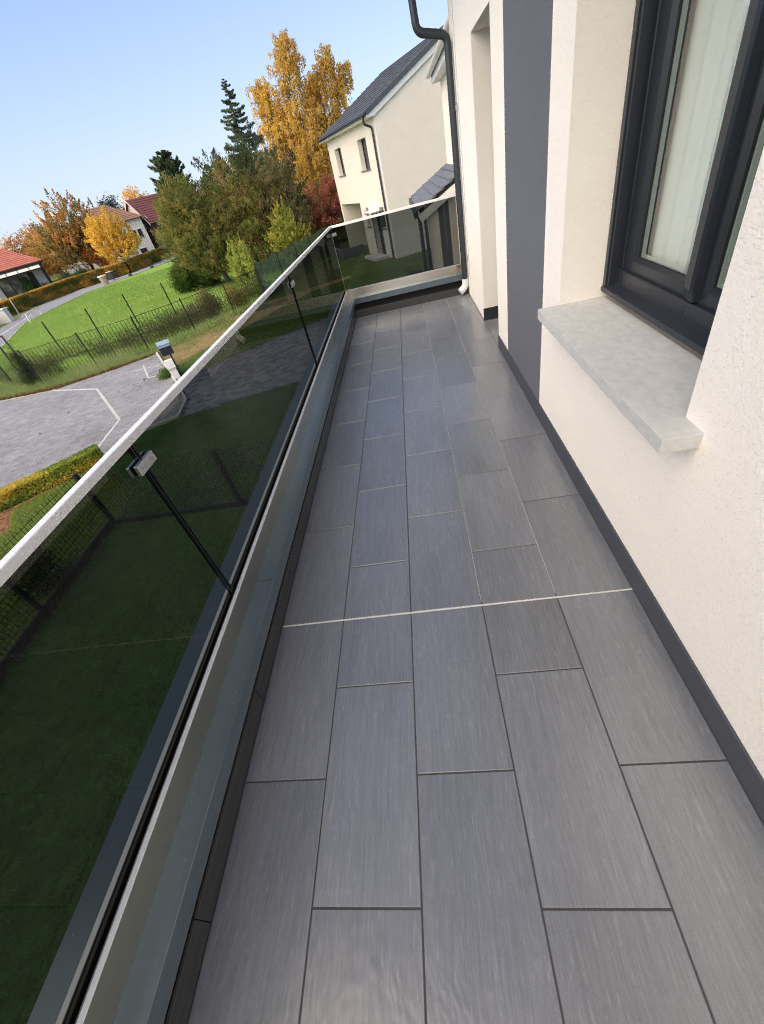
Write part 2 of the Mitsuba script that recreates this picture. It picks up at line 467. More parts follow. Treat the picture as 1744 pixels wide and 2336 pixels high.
def paver_mesh(a, b, lx, ly, dz, Rm):
    g, ch, z = 0.005, 0.004, GZ + 0.022 + dz
    v = []
    for (d, zz) in ((0, GZ + 0.001), (0, z - ch * 0.25), (ch, z)):
        for (x, y) in ((a + g / 2 + d, b + g / 2 + d), (a + lx - g / 2 - d, b + g / 2 + d), (a + lx - g / 2 - d, b + ly - g / 2 - d), (a + g / 2 + d, b + ly - g / 2 - d)):
            w = np.array([x, y]) @ Rm
            v.append([w[0], w[1], zz])
    f = []
    for r in (0, 4):
        for i in range(4):
            j = (i + 1) % 4
            f += [[r + i, r + j, r + 4 + j], [r + i, r + 4 + j, r + 4 + i]]
    f += [[8, 9, 10], [8, 10, 11]]
    return trimesh.Trimesh(np.array(v), np.array(f), process=False)


rng = np.random.default_rng(5)
for root, poly, lx, ly, ang, cap in (("driveway", DRIVE, 0.25, 0.165, 0.42, 290), ("courtyard", APRON, 0.25, 0.165, 0.21, 290)):
    lst, Rm = pavers(poly, lx, ly, ang, rng)
    dist_ = np.array([np.hypot(*(e[2] - CAM_C[:2])) for e in lst])
    dist_ += np.array([0 if (root == "courtyard" or e[2][1] > 6.2) else 8 for e in lst])
    if root == "driveway":      # the part of the driveway that shows over the handrail
        dist_ += np.array([0 if (-13 < e[2][0] < -8.6 and 9.5 < e[2][1]) else 30 for e in lst])
    order = np.argsort(dist_)
    for k in order[:cap]:
        a, b, ctr, var, dz = lst[k]
        add(nkey(root + "__paver"), paver_mesh(a, b, lx, ly, dz, Rm), ("court_paver_" if root == "courtyard" else "paver_") + str(var))
    for var in range(3):
        ms = [paver_mesh(lst[k][0], lst[k][1], lx, ly, lst[k][4], Rm) for k in order[cap:] if lst[k][3] == var]
        if ms:
            key = nkey(root + "__paver_rows")
            add(key, cat(ms), ("court_paver_" if root == "courtyard" else "paver_") + str(var))
            labels[key] = {"kind": "stuff"}


def strip(pts, w, z0, z1):
    """A band of stones along a polyline, with joints."""
    ms = []
    for a, b in zip(pts[:-1], pts[1:]):
        a, b = np.array(a, float), np.array(b, float)
        L = np.linalg.norm(b - a)
        u = (b - a) / L
        n = np.array([-u[1], u[0]])
        k = max(1, round(L / 1.0))
        for i in range(k):
            p, q = a + u * (L * i / k + 0.004), a + u * (L * (i + 1) / k - 0.004)
            base = [p - n * w / 2, q - n * w / 2, q + n * w / 2, p + n * w / 2]
            ms.append(prism(base, z0, z1))
    return ms


# pale edging stones let into the paving, and the raised edging at the mailbox side
for pts, w, top in (([(-15.5, 15.78), (-12.71, 14.69), (-9.45, 10.85), (-9.0, 8.42), (-8.5, 8.65)], 0.10, 0.030),
                    ([(-11.58, 16.62), (-10.36, 14.69), (-10.0, 14.71)], 0.07, 0.029), ([(-11.9, 16.1), (-10.54, 16.16)], 0.05, 0.029), ([(-18.6, 16.0), (-15.5, 15.9)], 0.12, 0.030)):
    for m in strip(pts, w, GZ + 0.002, GZ + top):
        add(nkey("driveway__edging_stone"), m, "edging")
for m in strip([(-11.64, 18.1), (-8.80, 13.80), (-7.25, 11.35), (-6.98, 10.12), (-7.99, 9.57)], 0.08, GZ - 0.05, GZ + 0.09):
    add(nkey("driveway__kerb_stone"), m, "edging")

STRAW = [(-11.5, 18.2), (-9.0, 14.2), (-8.2, 13.8), (-4.0, 17.5), (-1.5, 20.0), (-3.0, 26), (-8.0, 24.0), (-10.3, 20.2), (-12.0, 18.6)]
struct("verge", up(sheet(STRAW, GZ - 0.008)), "straw_soil", "patch of dry straw coloured grass behind the mailbox wall")
struct("front_lawn", up(sheet([(-8.55, 13.75), (-7.3, 14.7), (-4.8, 16.7), (-1.0, 19.5), (2.2, 17.4), (2.2, 23), (-1.2, 26), (-5.0, 24), (-9.4, 16.2), (-9.0, 14.5)], GZ - 0.004)), "lawn_soil")
struct("wood_chip_bed", up(sheet([(-13.9, 3.8), (-11.6, 5.8), (-10.2, 6.9), (-8.9, 7.95), (-8.7, 7.7), (-9.85, 6.55), (-9.7, 6.1), (-9.3, 5.7), (-9.35, 5.35), (-9.8, 5.4), (-10.5, 5.85), (-11.35, 5.2), (-13.6, 3.1)], GZ - 0.004)), "wood_chips")
struct("side_grass", up(sheet([(-6.2, 5.2), (-6.1, -4), (-16, -4), (-13.6, 3.1), (-11.35, 5.2), (-10.5, 5.85), (-9.8, 5.4), (-9.35, 5.35), (-9.3, 5.7), (-9.7, 6.1), (-9.85, 6.55), (-8.7, 7.7), (-8.55, 8.2), (-6.45, 6.25)], GZ)), "lawn_soil")
ROAD_R = [(-24, 20), (-30.9, 30.1), (-37.9, 41.6), (-39.3, 49.0), (-40.4, 56.1), (-39.3, 60.2), (-36.5, 70.1), (-36, 90)]
ROAD_L = [(-39.5, 90), (-40.5, 72), (-44.0, 66.5), (-46.2, 60), (-46.8, 56), (-45.8, 51), (-43.6, 47.7), (-41.7, 42.5), (-36, 30), (-30, 20)]
struct("road", up(sheet(ROAD_R + ROAD_L, GZ)), "asphalt")
add("road__centre_line", cat([up(sheet([(-37.4 - 4.47 * t0 - 0.06, 37.85 + 9.78 * t0), (-37.4 - 4.47 * t0 + 0.06, 37.85 + 9.78 * t0), (-37.4 - 4.47 * t1 + 0.06, 37.85 + 9.78 * t1), (-37.4 - 4.47 * t1 - 0.06, 37.85 + 9.78 * t1)], GZ + 0.004)) for t0, t1 in ((-0.9, 0), (0, 1.0))]), "road_paint")
kb = strip(ROAD_R[1:7], 0.14, GZ - 0.1, GZ + 0.05)
for m in kb:
    add(nkey("road__kerb_stone"), m, "edging")
struct("pavement", up(sheet([(-46.9, 54), (-46.4, 60), (-44.2, 66.6), (-40.7, 72), (-39.7, 90), (-40.6, 90), (-41.5, 72.2), (-45.0, 67.0), (-47.3, 60), (-47.8, 54)], GZ + 0.004)), "edging")

# ------------------------------------------------------------------ the balcony: floor, skirting, parapet, coping
XL, XR, YE = -0.286, 1.188, 4.765          # skirting face, wall skirting face, far end of the floor
struct("balcony_floor", box(XL - 0.03, 1.44, -3.2, YE + 0.05, -0.05, -0.0025), "grout_dark", "balcony floor of large dark slate look tiles with a pale expansion joint")
rng = np.random.default_rng(11)
cols = [(XL + 0.001, -0.0022, 0.0), (0.0022, 0.2978, 0.305), (0.3022, 0.5978, 0.0), (0.6022, 0.8978, 0.305), (0.9022, XR - 0.001, 0.0)]


def floor_tile(x0, x1, y0, y1):
    dz = rng.normal(0, 0.0004)
    add(nkey("balcony_floor__tile"), cbox(x0, x1, y0, y1, -0.012, dz, 0.0014), f"slate_tile_{rng.integers(0, 4)}")


G = 0.0024
for x0, x1, ph in cols:
    edges = [-3.05, 0.0, YE]
    for k in range(-6, 10):
        edges.append(ph + 0.6115 * k)
    edges = sorted({round(e, 4) for e in edges if -3.06 <= e <= YE})
    for a, b in zip(edges[:-1], edges[1:]):
        if b - a < 0.03:
            continue
        floor_tile(x0, x1, a + (0.004 if abs(a) < 1e-6 else G), b - (0.004 if abs(b) < 1e-6 else G))
for a, b in ((2.782, 3.06), (3.063, 3.566)):
    floor_tile(XR + 0.002, 1.42, a, b)
add("balcony_floor__expansion_joint", box(XL + 0.002, XR - 0.002, -0.0032, 0.0032, -0.010, -0.0002), "grout_light")
for x, w in ((0.6, 0.0013), (0.9, 0.0013)):   # sky glint painted as pale strips in two long joints beyond the expansion joint
    add(nkey("balcony_floor__joint_glint"), box(x - w, x + w, 0.02, 4.70, -0.010, -0.0010), "glint_pale")
# skirting tiles along the wall, the door jamb, the far end and the parapet side
for k in range(-6, 6):
    a, b = -0.185 + 0.612 * k, -0.185 + 0.612 * (k + 1)
    for lo, hi in ((max(a, -3.0), min(b, 2.783)), (max(a, 3.566), min(b, 4.75))):
        if hi - lo > 0.02:
            add(nkey("balcony_floor__skirting_tile"), cbox(XR, 1.203, lo + 0.001, hi - 0.001, 0.0005, 0.104, 0.0015), "skirting_slate")
for k in range(-1, 8):
    a, b = 2.783 + 0.3 * 0, 0
add(nkey("balcony_floor__skirting_tile"), cbox(XR + 0.001, 1.43, 3.566, 3.577, 0.0005, 0.118, 0.0015), "anthracite")
for a, b in ((-0.296, -0.019), (-0.019, 0.580), (0.580, 1.186)):
    add(nkey("balcony_floor__skirting_tile"), cbox(a + 0.001, b - 0.001, YE + 0.001, YE + 0.011, 0.0005, 0.082, 0.0015), "skirting_brown")
for k in range(-5, 9):
    a, b = -0.336 + 0.612 * k, -0.336 + 0.612 * (k + 1)
    cuts = [max(a, -3.0), 0.0, min(b, 4.76)] if a < 0 < b else [max(a, -3.0), min(b, 4.76)]
    for lo, hi in zip(cuts[:-1], cuts[1:]):
        if hi - lo > 0.02:
            add(nkey("balcony_floor__skirting_tile"), cbox(XL - 0.010, XL, lo + 0.001, hi - 0.001, 0.0005, 0.084, 0.0015), "skirting_brown")

tag("parapet", "low parapet wall with dark blue grey metal coping under the glass balustrade", "parapet")
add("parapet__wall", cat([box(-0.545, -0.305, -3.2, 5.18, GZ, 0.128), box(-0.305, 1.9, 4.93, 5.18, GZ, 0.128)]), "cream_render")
add("parapet__membrane", cat([box(-0.306, XL - 0.011, -3.2, 4.94, -0.05, 0.076), box(XL - 0.011, 1.19, YE + 0.012, 4.94, -0.05, 0.070), box(XL - 0.02, 1.19, 4.915, 4.931, 0.07, 0.127)]), "membrane_black")
CI, CO, CY0, CY1 = -0.272, -0.567, 4.900, 5.205


def coping(y0, y1, last=False):
    pts = [(CI, y0), (CI, CY0 if last else y1), (CO, CY1 if last else y1), (CO, y0)]
    top = prism(pts, 0.182, 0.2)
    lip = prism([(CI, y0), (CI, CY0 if last else y1), (CI - 0.006, CY0 + 0.006 if last else y1), (CI - 0.006, y0)], 0.133, 0.1815)
    lip2 = prism([(CO + 0.006, y0), (CO + 0.006, CY1 - 0.006 if last else y1), (CO, CY1 if last else y1), (CO, y0)], 0.133, 0.1815)
    return cat([top, lip, lip2])


for y0, y1, last in ((-3.2, -2.43, False), (-2.428, 0.108, False), (0.111, 2.640, False), (2.643, CY0, True)):
    add(nkey("parapet__coping"), coping(y0, y1, last), "coping_metal")
add(nkey("parapet__coping"), cat([prism([(CI + 0.001, CY0), (1.21, CY0), (1.21, CY1), (CO + 0.001, CY1)], 0.182, 0.2), prism([(CI + 0.001, CY0), (1.21, CY0), (1.21, CY0 + 0.006), (CI - 0.005, CY0 + 0.006)], 0.133, 0.1815)]), "coping_metal")
add("parapet__bead", cat([tube([[CI - 0.001, -3.2, 0.1995], [CI - 0.001, 4.9, 0.1995]], 0.0022, 8), tube([[CI, 4.901, 0.1995], [1.2, 4.901, 0.1995]], 0.0022, 8)]), "coping_metal")

# ------------------------------------------------------------------ glass balustrade
tag("glass_balustrade", "balustrade of dark tinted glass panels with white metal handrail along the balcony edge", "balustrade")
GX, GY = -0.3855, 5.031
ch = [(-0.354, 0.2005), (-0.354, 0.295), (-0.369, 0.295), (-0.369, 0.212), (-0.402, 0.212), (-0.402, 0.295), (-0.417, 0.295), (-0.417, 0.2005)]
add("glass_balustrade__base_channel", prism(ch, -3.2, GY + 0.0315, "xzy"), "alu")
chy = [(GY - (x - GX), z) for x, z in ch]
add("glass_balustrade__base_channel_001", prism(chy, -0.353, 1.150, "yzx"), "alu")
add("glass_balustrade__lit_channel_top", cat([cbox(-0.3692, -0.3538, -3.2, GY - 0.031, 0.2952, 0.2975, 0.0008), cbox(-0.4172, -0.4018, -3.2, GY + 0.031, 0.2952, 0.2975, 0.0008), cbox(-0.3530, 1.149, GY - 0.0317, GY - 0.0163, 0.2952, 0.2975, 0.0008), cbox(-0.4010, 1.149, GY + 0.0163, GY + 0.0317, 0.2952, 0.2975, 0.0008)]), "alu_white")  # added white strips: sky light on the channel tops put into colour
gk = []
for a, b in ((-0.3692, -0.3790), (-0.3920, -0.4018)):
    gk.append(prism([(a, 0.22), (a, 0.291), ((a + b) / 2, 0.294), (b, 0.289), (b, 0.22)], -3.2, GY - 0.01, "xzy"))
for a, b in ((-0.3692, -0.3790), (-0.3920, -0.4018)):
    gk.append(prism([(GY - (a - GX), 0.22), (GY - (a - GX), 0.291), (GY - ((a + b) / 2 - GX), 0.294), (GY - (b - GX), 0.289), (GY - (b - GX), 0.22)], -0.35, 1.148, "yzx"))
add("glass_balustrade__gasket", cat(gk), "gasket_lip")


def pane_x(x, y0, y1, z0, z1):
    return trimesh.Trimesh(np.array([[x, y0, z0], [x, y1, z0], [x, y1, z1], [x, y0, z1]]), np.array([[0, 1, 2], [0, 2, 3]]), process=False)


def pane_y(y, x0, x1, z0, z1):
    return trimesh.Trimesh(np.array([[x0, y, z0], [x1, y, z0], [x1, y, z1], [x0, y, z1]]), np.array([[0, 1, 2], [0, 2, 3]]), process=False)


for y0, y1 in ((-3.2, -0.0290), (-0.0130, 2.3845), (2.3985, GY - 0.004)):
    key = nkey("glass_balustrade__glass_panel")
    add(key, pane_x(GX, y0, y1, 0.222, 1.0), "tinted_glass")
    e = []
    if y0 > -3:
        e.append(cbox(GX - 0.0085, GX + 0.0085, y0 - 0.005, y0, 0.225, 0.998, 0.001))
    if y1 < 5.0:
        e.append(cbox(GX - 0.0085, GX + 0.0085, y1, y1 + 0.005, 0.225, 0.998, 0.001))
    for q in e:
        add(nkey(key + "__polished_edge"), q, "glass_edge")
for x0, x1 in ((GX + 0.004, 1.146),):
    key = nkey("glass_balustrade__glass_panel")
    add(key, pane_y(GY, x0, x1, 0.222, 1.0), "tinted_glass")
    add(key + "__polished_edge", cat([cbox(GX - 0.003, GX + 0.001, GY - 0.005, GY + 0.005, 0.225, 0.998, 0.001)]), "glass_edge")
# handrail: a U cap with rounded top edges, mitred at the corner


def cap_profile():
    w, h = 0.0130, 0.0245
    return [(-w, 0), (-w, h - 0.003), (-w + 0.001, h - 0.001), (-w + 0.003, h), (w - 0.003, h), (w - 0.001, h - 0.001), (w, h - 0.003), (w, 0)]


pr = cap_profile()
v, f = [], []
for o, n in (((GX, -3.2), (1, 0)), ((GX, GY), (1, -1)), ((1.15, GY), (0, -1))):
    v.append(np.array([[o[0] + n[0] * a, o[1] + n[1] * a, 0.9965 + z] for a, z in pr]))
v = np.vstack(v)
k = len(pr)
for s in range(2):
    for i in range(k):
        j = (i + 1) % k
        f += [[s * k + i, s * k + j, (s + 1) * k + j], [s * k + i, (s + 1) * k + j, (s + 1) * k + i]]
f += [[2 * k + 0, 2 * k + i, 2 * k + i + 1] for i in range(1, k - 1)]
add("glass_balustrade__handrail", trimesh.Trimesh(v, np.array(f), process=False), "alu_white")


def clamp(at, along, inner):
    """A two-plate glass clamp across a panel joint; along = direction of the rail, inner = direction of the balcony."""
    key = nkey("glass_balustrade__clamp")
    o = np.array(at, float)
    parts = [frame_mesh(cbox(-0.048, 0.048, -0.017, 0.017, 0.0065, 0.0195, 0.0012), o, along, [0, 0, 1], inner), frame_mesh(cbox(-0.048, 0.048, -0.017, 0.017, -0.0195, -0.0065, 0.0012), o, along, [0, 0, 1], inner),
             frame_mesh(cbox(-0.006, 0.006, -0.014, 0.014, -0.007, 0.007, 0.001), o, along, [0, 0, 1], inner)]
    add(key, cat(parts), "alu_plain")
    for i, s in enumerate((-0.032, -0.018, 0.018, 0.032)):
        m = trimesh.creation.cylinder(0.0038, 0.0022, sections=14)
        m.apply_translation([s, 0.002 * (-1) ** i, 0.0200])
        add(key + "__screw" + (f"_{i:03d}" if i else ""), frame_mesh(m, o, along, [0, 0, 1], inner), "steel_screw")
    g = [frame_mesh(box(-0.040, 0.040, -0.015, 0.015, s * 0.0035 - 0.0025, s * 0.0035 + 0.0025), o, along, [0, 0, 1], inner) for s in (-1, 1)]
    add(key + "__rubber_pad", cat(g), "gasket")


clamp((GX, -0.020, 0.928), [0, 1, 0], [1, 0, 0])
clamp((GX, 2.391, 0.928), [0, 1, 0], [1, 0, 0])
# the corner clamp: two plates at a right angle
key = nkey("glass_balustrade__clamp")
add(key, cat([cbox(GX + 0.006, GX + 0.062, GY - 0.020, GY - 0.006, 0.911, 0.945, 0.001), cbox(GX + 0.006, GX + 0.020, GY - 0.062, GY - 0.0205, 0.911, 0.945, 0.001)]), "alu_plain")
for i, x in enumerate((GX + 0.034, GX + 0.050)):
    m = trimesh.creation.cylinder(0.004, 0.003, sections=14)
    m.apply_transform(trimesh.transformations.rotation_matrix(np.pi / 2, [1, 0, 0]))
    m.apply_translation([x, GY - 0.0207, 0.928])
    add(key + "__screw" + (f"_{i:03d}" if i else ""), m, "steel_screw")
add("glass_balustrade__wall_bracket", cat([cbox(1.151, 1.195, GY - 0.040, GY - 0.010, 0.205, 0.30, 0.003), cbox(1.165, 1.195, GY - 0.05, GY - 0.041, 0.24, 0.40, 0.002)]), "trim_white")

# ------------------------------------------------------------------ the house with the balcony
tag("house", "cream rendered house wall with a dark grey vertical band beside the balcony", "house")
XW = 1.196


def yz(y0, y1, z0, z1):
    return sbox(y0, z0, y1, z1)


wall = yz(-5, 4.89, -0.30, 2.98).difference(yz(-0.008, 1.145, 0.742, 2.06)).difference(yz(2.783, 3.575, -0.35, 2.05))
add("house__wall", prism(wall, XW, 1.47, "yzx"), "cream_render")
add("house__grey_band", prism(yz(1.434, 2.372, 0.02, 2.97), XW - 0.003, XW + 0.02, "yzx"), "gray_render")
add("house__corner_strip", box(XW - 0.002, XW + 0.01, 4.552, 4.558, 0.06, 2.9), "gray_render")
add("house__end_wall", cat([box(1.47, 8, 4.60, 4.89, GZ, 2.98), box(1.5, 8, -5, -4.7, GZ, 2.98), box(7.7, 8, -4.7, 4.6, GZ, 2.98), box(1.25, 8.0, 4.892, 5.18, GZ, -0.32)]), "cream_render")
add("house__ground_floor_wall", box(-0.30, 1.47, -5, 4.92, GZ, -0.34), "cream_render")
add("house__room_lining", cat([box(2.9, 2.95, -1, 4.5, -0.1, 2.6), box(1.475, 2.9, -1.05, -1.0, -0.1, 2.6), box(1.475, 2.9, 4.5, 4.55, -0.1, 2.6), box(1.475, 2.9, -1, 4.5, 2.55, 2.6), box(1.475, 2.9, -1, 4.5, -0.1, -0.05)]), "dark_room")
# eaves, roof and gutter above the picture
add("house__roof", cat([prism([(0.86, 2.98), (0.86, 2.86), (8.4, 2.90), (8.4, 3.0), (4.6, 4.6)], -5.3, 5.2, "xzy")]), "roof_slate")
add("house__gutter", tube([[0.83, -5.3, 2.84], [0.83, 5.2, 2.84]], 0.065, 16), "pipe_plastic")

# window: frame, two casements, sill, fixings
W = "house__window"
YN, YF, ZS, ZT = -0.008, 1.145, 0.812, 2.06
add(W + "__sill", cbox(1.096, 1.400, -0.097, 1.150, 0.719, 0.765, 0.0015), "sill_concrete")


def bar(y0, y1, x0, x1, z0, z1, b=0.002):
    return cbox(x0, x1, y0, y1, z0, z1, b)


fr = [bar(YN, YF, 1.383, 1.45, 0.790, 0.812), prism([(1.388, 0.812), (1.4335, 0.828), (1.4335, 0.806), (1.388, 0.806)], YN, YF, "xzy"),
      bar(YN + 0.001, YF - 0.001, 1.433, 1.49, 0.78, 0.882), bar(YN + 0.001, YF - 0.001, 1.4302, 1.437, 0.824, 0.830, 0.0006)]
for s, e in ((1, YF), (-1, YN)):
    for d0, d1, xx in ((0.0, 0.030, 1.389), (0.0305, 0.048, 1.396), (0.060, 0.0725, 1.438)):
        fr.append(bar(min(e - s * d0, e - s * d1), max(e - s * d0, e - s * d1), xx, 1.50, 0.8135 if d0 < 0.05 else 0.8825, ZT))
fr.append(bar(YN, YF, 1.393, 1.50, ZT - 0.05, ZT))
add(W + "__frame", cat(fr), "anthracite")
add(W + "__track", cat([bar(YF - 0.0600, YF - 0.0482, 1.466, 1.50, 0.8826, ZT, 0.0005), bar(YN + 0.0482, YN + 0.06, 1.466, 1.50, 0.8826, ZT, 0.0005)]), "anthracite_dark")


def casement(y0, y1, x):
    """Casement frame with mitred corners and a bevelled glazing edge."""
    z0, z1, t, t2, zt, zt2 = 0.8835, ZT - 0.05, 0.058, 0.073, 0.040, 0.053
    key = nkey(W + "__casement")
    ms = []
    P = [(y0, z0), (y1, z0), (y1, z1), (y0, z1)]
    Q = [(y0 + t, z0 + zt), (y1 - t, z0 + zt), (y1 - t, z1 - t), (y0 + t, z1 - t)]
    S = [(y0 + t2, z0 + zt2), (y1 - t2, z0 + zt2), (y1 - t2, z1 - t2), (y0 + t2, z1 - t2)]
    v, f = [], []
    for ring, xx in ((P, x + 0.05), (P, x), (Q, x + 0.001), (S, x + 0.016), (S, x + 0.05)):
        v += [[xx, a, b] for a, b in ring]
    for r in range(4):
        for i in range(4):
            j = (i + 1) % 4
            f += [[r * 4 + i, r * 4 + j, r * 4 + 4 + j], [r * 4 + i, r * 4 + 4 + j, r * 4 + 4 + i]]
    add(key, trimesh.Trimesh(np.array(v), np.array(f), process=False), "anthracite")
    add(key + "__seal", cat([box(x + 0.0168, x + 0.022, S[0][0] - 0.004, S[0][0] + 0.002, S[0][1], S[2][1]), box(x + 0.0168, x + 0.022, S[1][0] - 0.002, S[1][0] + 0.004, S[0][1], S[2][1]),
                             box(x + 0.0170, x + 0.0222, S[0][0] + 0.004, S[1][0] - 0.004, S[0][1] - 0.004, S[0][1] + 0.002)]), "gasket")
    pk = key + "__pane"
    add(pk, pane_x(x + 0.023, S[0][0] - 0.01, S[1][0] + 0.01, S[0][1] - 0.01, S[2][1] + 0.01), "pane_glass")
    add(key + "__spacer", cat([box(x + 0.026, x + 0.040, S[0][0] + 0.001, S[0][0] + 0.010, S[0][1], S[2][1]), box(x + 0.026, x + 0.040, S[1][0] - 0.010, S[1][0] - 0.001, S[0][1], S[2][1]), box(x + 0.026, x + 0.040, S[0][0] + 0.01, S[1][0] - 0.01, S[0][1], S[0][1] + 0.009)]), "spacer_grey")


casement(0.532, YF - 0.073, 1.450)
casement(YN + 0.03, 0.530, 1.450)
# the meeting bar with a sloped lower end
bar_pts = []
for z, inset in ((0.889, 0.008), (0.925, 0.0), (ZT - 0.05, 0.0)):
    for y, x in ((0.567, 1.4495), (0.560, 1.432), (0.505, 1.420), (0.490, 1.424), (0.486, 1.4495)):
        bar_pts.append([min(x + inset, 1.4495), y, z])
add(W + "__meeting_bar", hull(bar_pts), "anthracite")
for y, r in ((0.535, 0.0080), (0.965, 0.0058)):
    m = trimesh.creation.icosphere(2, r)
    m.apply_scale([0.55, 1, 1])
    m.apply_translation([1.4328, y, 0.852])
    add(nkey(W + "__fixing_cap"), m, "anthracite")
m = prism(Point(0, 0).buffer(0.0075).union(sbox(-0.012, -0.0075, 0, 0.0075)).union(Point(-0.012, 0).buffer(0.0075)), 0, 0.003)
add(W + "__drain_cap", frame_mesh(m, [1.4328, 1.058, 0.852], [0, -1, 0], [0, 0, 1], [-1, 0, 0]), "anthracite")
# curtain behind the panes (its own thing), gathered in soft folds
yy = np.linspace(YN + 0.02, YF - 0.02, 240)
amp = 0.006 + 0.006 * meshkit.noise(np.column_stack([yy * 5, yy * 0, yy * 0]), 3)
xx = 1.548 + amp * np.sin(yy * 62 + 5 * meshkit.noise(np.column_stack([yy * 7, yy * 0, yy * 0]), 4)) + 0.012 * np.sin(yy * 17)
zz = np.linspace(0.72, 2.2, 8)
v = np.array([[x + 0.002 * math.sin(3 * z + 9 * y), y, z] for z in zz for x, y in zip(xx, yy)])
n = len(yy)
f = [[r * n + i, r * n + i + 1, (r + 1) * n + i + 1] for r in range(7) for i in range(n - 1)] + [[r * n + i, (r + 1) * n + i + 1, (r + 1) * n + i] for r in range(7) for i in range(n - 1)]
add("curtain", trimesh.Trimesh(v, np.array(f), process=False), "curtain_cloth", smooth=True)
tag("curtain", "sheer pale curtain hanging in soft folds behind the dark framed window", "curtain")
# door in the far recess (frame and glazing face the balcony)
D = "house__door"
add(D + "__frame", cat([bar(2.785, 2.85, 1.40, 1.47, 0.0, 2.049), bar(3.508, 3.573, 1.40, 1.47, 0.0, 2.049), bar(2.851, 3.507, 1.40, 1.47, 1.98, 2.049), bar(2.851, 3.507, 1.40, 1.47, 0.001, 0.09), bar(2.851, 2.93, 1.415, 1.465, 0.091, 1.979), bar(3.428, 3.507, 1.415, 1.465, 0.091, 1.979)]), "anthracite")
add(D + "__pane", pane_x(1.44, 2.93, 3.428, 0.09, 1.98), "pane_glass")
# downpipe with swan neck, collars, brackets and a white shoe
px, py, pr_ = 1.146, 4.705, 0.0335
path = bend([(0.842, py, 2.86), (0.880, py, 2.295), (1.150, py, 2.225), (1.150, py, 0.165)], 0.065, 9)
add("house__downpipe", tube(path, pr_, 24), "pipe_plastic", smooth=50)
cl = [tube([(0.8597, py, 2.60), (0.8624, py, 2.56)], pr_ + 0.006, 24), tube([(0.8617, py, 2.57), (0.864, py, 2.535)], pr_ + 0.004, 24), tube([(0.8747, py, 2.372), (0.8756, py, 2.360)], pr_ + 0.002, 24), tube([(0.930, py, 2.282), (0.934, py, 2.2809)], pr_ + 0.002, 24),
      tube([(1.083, py, 2.2425), (1.087, py, 2.2415)], pr_ + 0.002, 24), tube([(1.15, py, 2.163), (1.15, py, 2.150)], pr_ + 0.002, 24), tube([(1.15, py, 2.140), (1.15, py, 2.128)], pr_ + 0.002, 24)]
add("house__downpipe__collar", cat(cl), "pipe_plastic", smooth=40)
for z in (1.72, 0.42):
    add(nkey("house__downpipe__bracket"), cat([cbox(1.176, 1.197, 4.645, 4.70, z - 0.022, z + 0.022, 0.002), cbox(1.183, 1.197, 4.60, 4.645, z - 0.008, z + 0.030, 0.002)]), "alu_plain")
sh = bend([(1.150, py, 0.185), (1.150, py, 0.100), (1.095, py - 0.02, 0.062)], 0.038, 8)
sh = np.vstack([sh, [1.080, py - 0.0255, 0.052]])
add("house__downpipe__shoe", tube(sh, np.linspace(0.0385, 0.042, len(sh)), 24), "white_plastic", smooth=40)

# ------------------------------------------------------------------ the house's rear wing with its porch roof
tag("house_wing", "cream wall end with white eaves box and slate porch roof seen past the drainpipe", "house wing")
add("house_wing__wall", cat([box(2.25, 8.0, 9.0, 17.4, GZ, 2.99)]), "far_render")
add("house_wing__grey_band", box(2.243, 2.26, 10.2, 11.6, GZ, 2.9), "far_gray")
add("house_wing__roof", prism([(1.98, 3.20), (1.98, 3.14), (8.2, 3.14), (8.2, 4.6), (5.1, 4.75)], 8.9, 17.45, "xzy"), "roof_slate")
add("house_wing__eaves_box", cat([box(2.03, 2.26, 8.9, 17.44, 2.985, 3.12), box(1.99, 2.05, 8.9, 17.45, 2.975, 3.20)]), "trim_white")
g = []
for r0 in (0.085,):
    a = np.linspace(np.pi, 2 * np.pi, 13)
    out = np.column_stack([1.90 + r0 * np.cos(a), 3.20 + r0 * np.sin(a)])
    inn = np.column_stack([1.90 + (r0 - 0.008) * np.cos(a[::-1]), 3.20 + (r0 - 0.008) * np.sin(a[::-1])])
    g.append(prism(np.vstack([out, inn]), 8.9, 17.45, "xzy"))
add("house_wing__gutter", cat(g), "trim_white")
# porch roof of large slates, sloping down towards the lawn
EX, EZ, WX, WZ, PY0, PY1 = 0.92, 0.30, 2.30, 0.965, 12.35, 17.95
sl = np.array([WX - EX, 0, WZ - EZ])
SL = np.linalg.norm(sl)
sl = sl / SL
nl = np.array([-sl[2], 0, sl[0]])
rng = np.random.default_rng(21)
add("house_wing__porch_deck", frame_mesh(box(0.02, SL, 0.05, PY1 - PY0 - 0.05, -0.07, -0.012), [EX, PY0, EZ], sl, [0, 1, 0], nl), "anthracite_dark")
ROWS, TW = 6, 0.80
for r in range(ROWS):
    s0 = r * SL / ROWS
    for c in range(-1, int((PY1 - PY0) / TW) + 1):
        a, b = (c + 0.5 * (r % 2)) * TW, (c + 1 + 0.5 * (r % 2)) * TW
        a, b = max(a, 0.0), min(b, PY1 - PY0)
        if b - a < 0.1:
            continue
        m = cbox(a + 0.004, b - 0.004, -0.004, SL / ROWS + 0.06, 0, 0.030, 0.005)
        t = np.array([math.cos(0.075), 0, math.sin(0.075)])
        o = np.array([EX, PY0, EZ]) + sl * (s0 - rng.uniform(0, 0.012)) + nl * (0.028 + rng.normal(0, 0.002))
        u2 = sl * math.cos(-0.11) + nl * math.sin(-0.11)
        n2 = np.cross(u2, [0, 1, 0])
        add(nkey("house_wing__porch_slate"), frame_mesh(m, o, [0, 1, 0], u2, nl), "porch_slate")
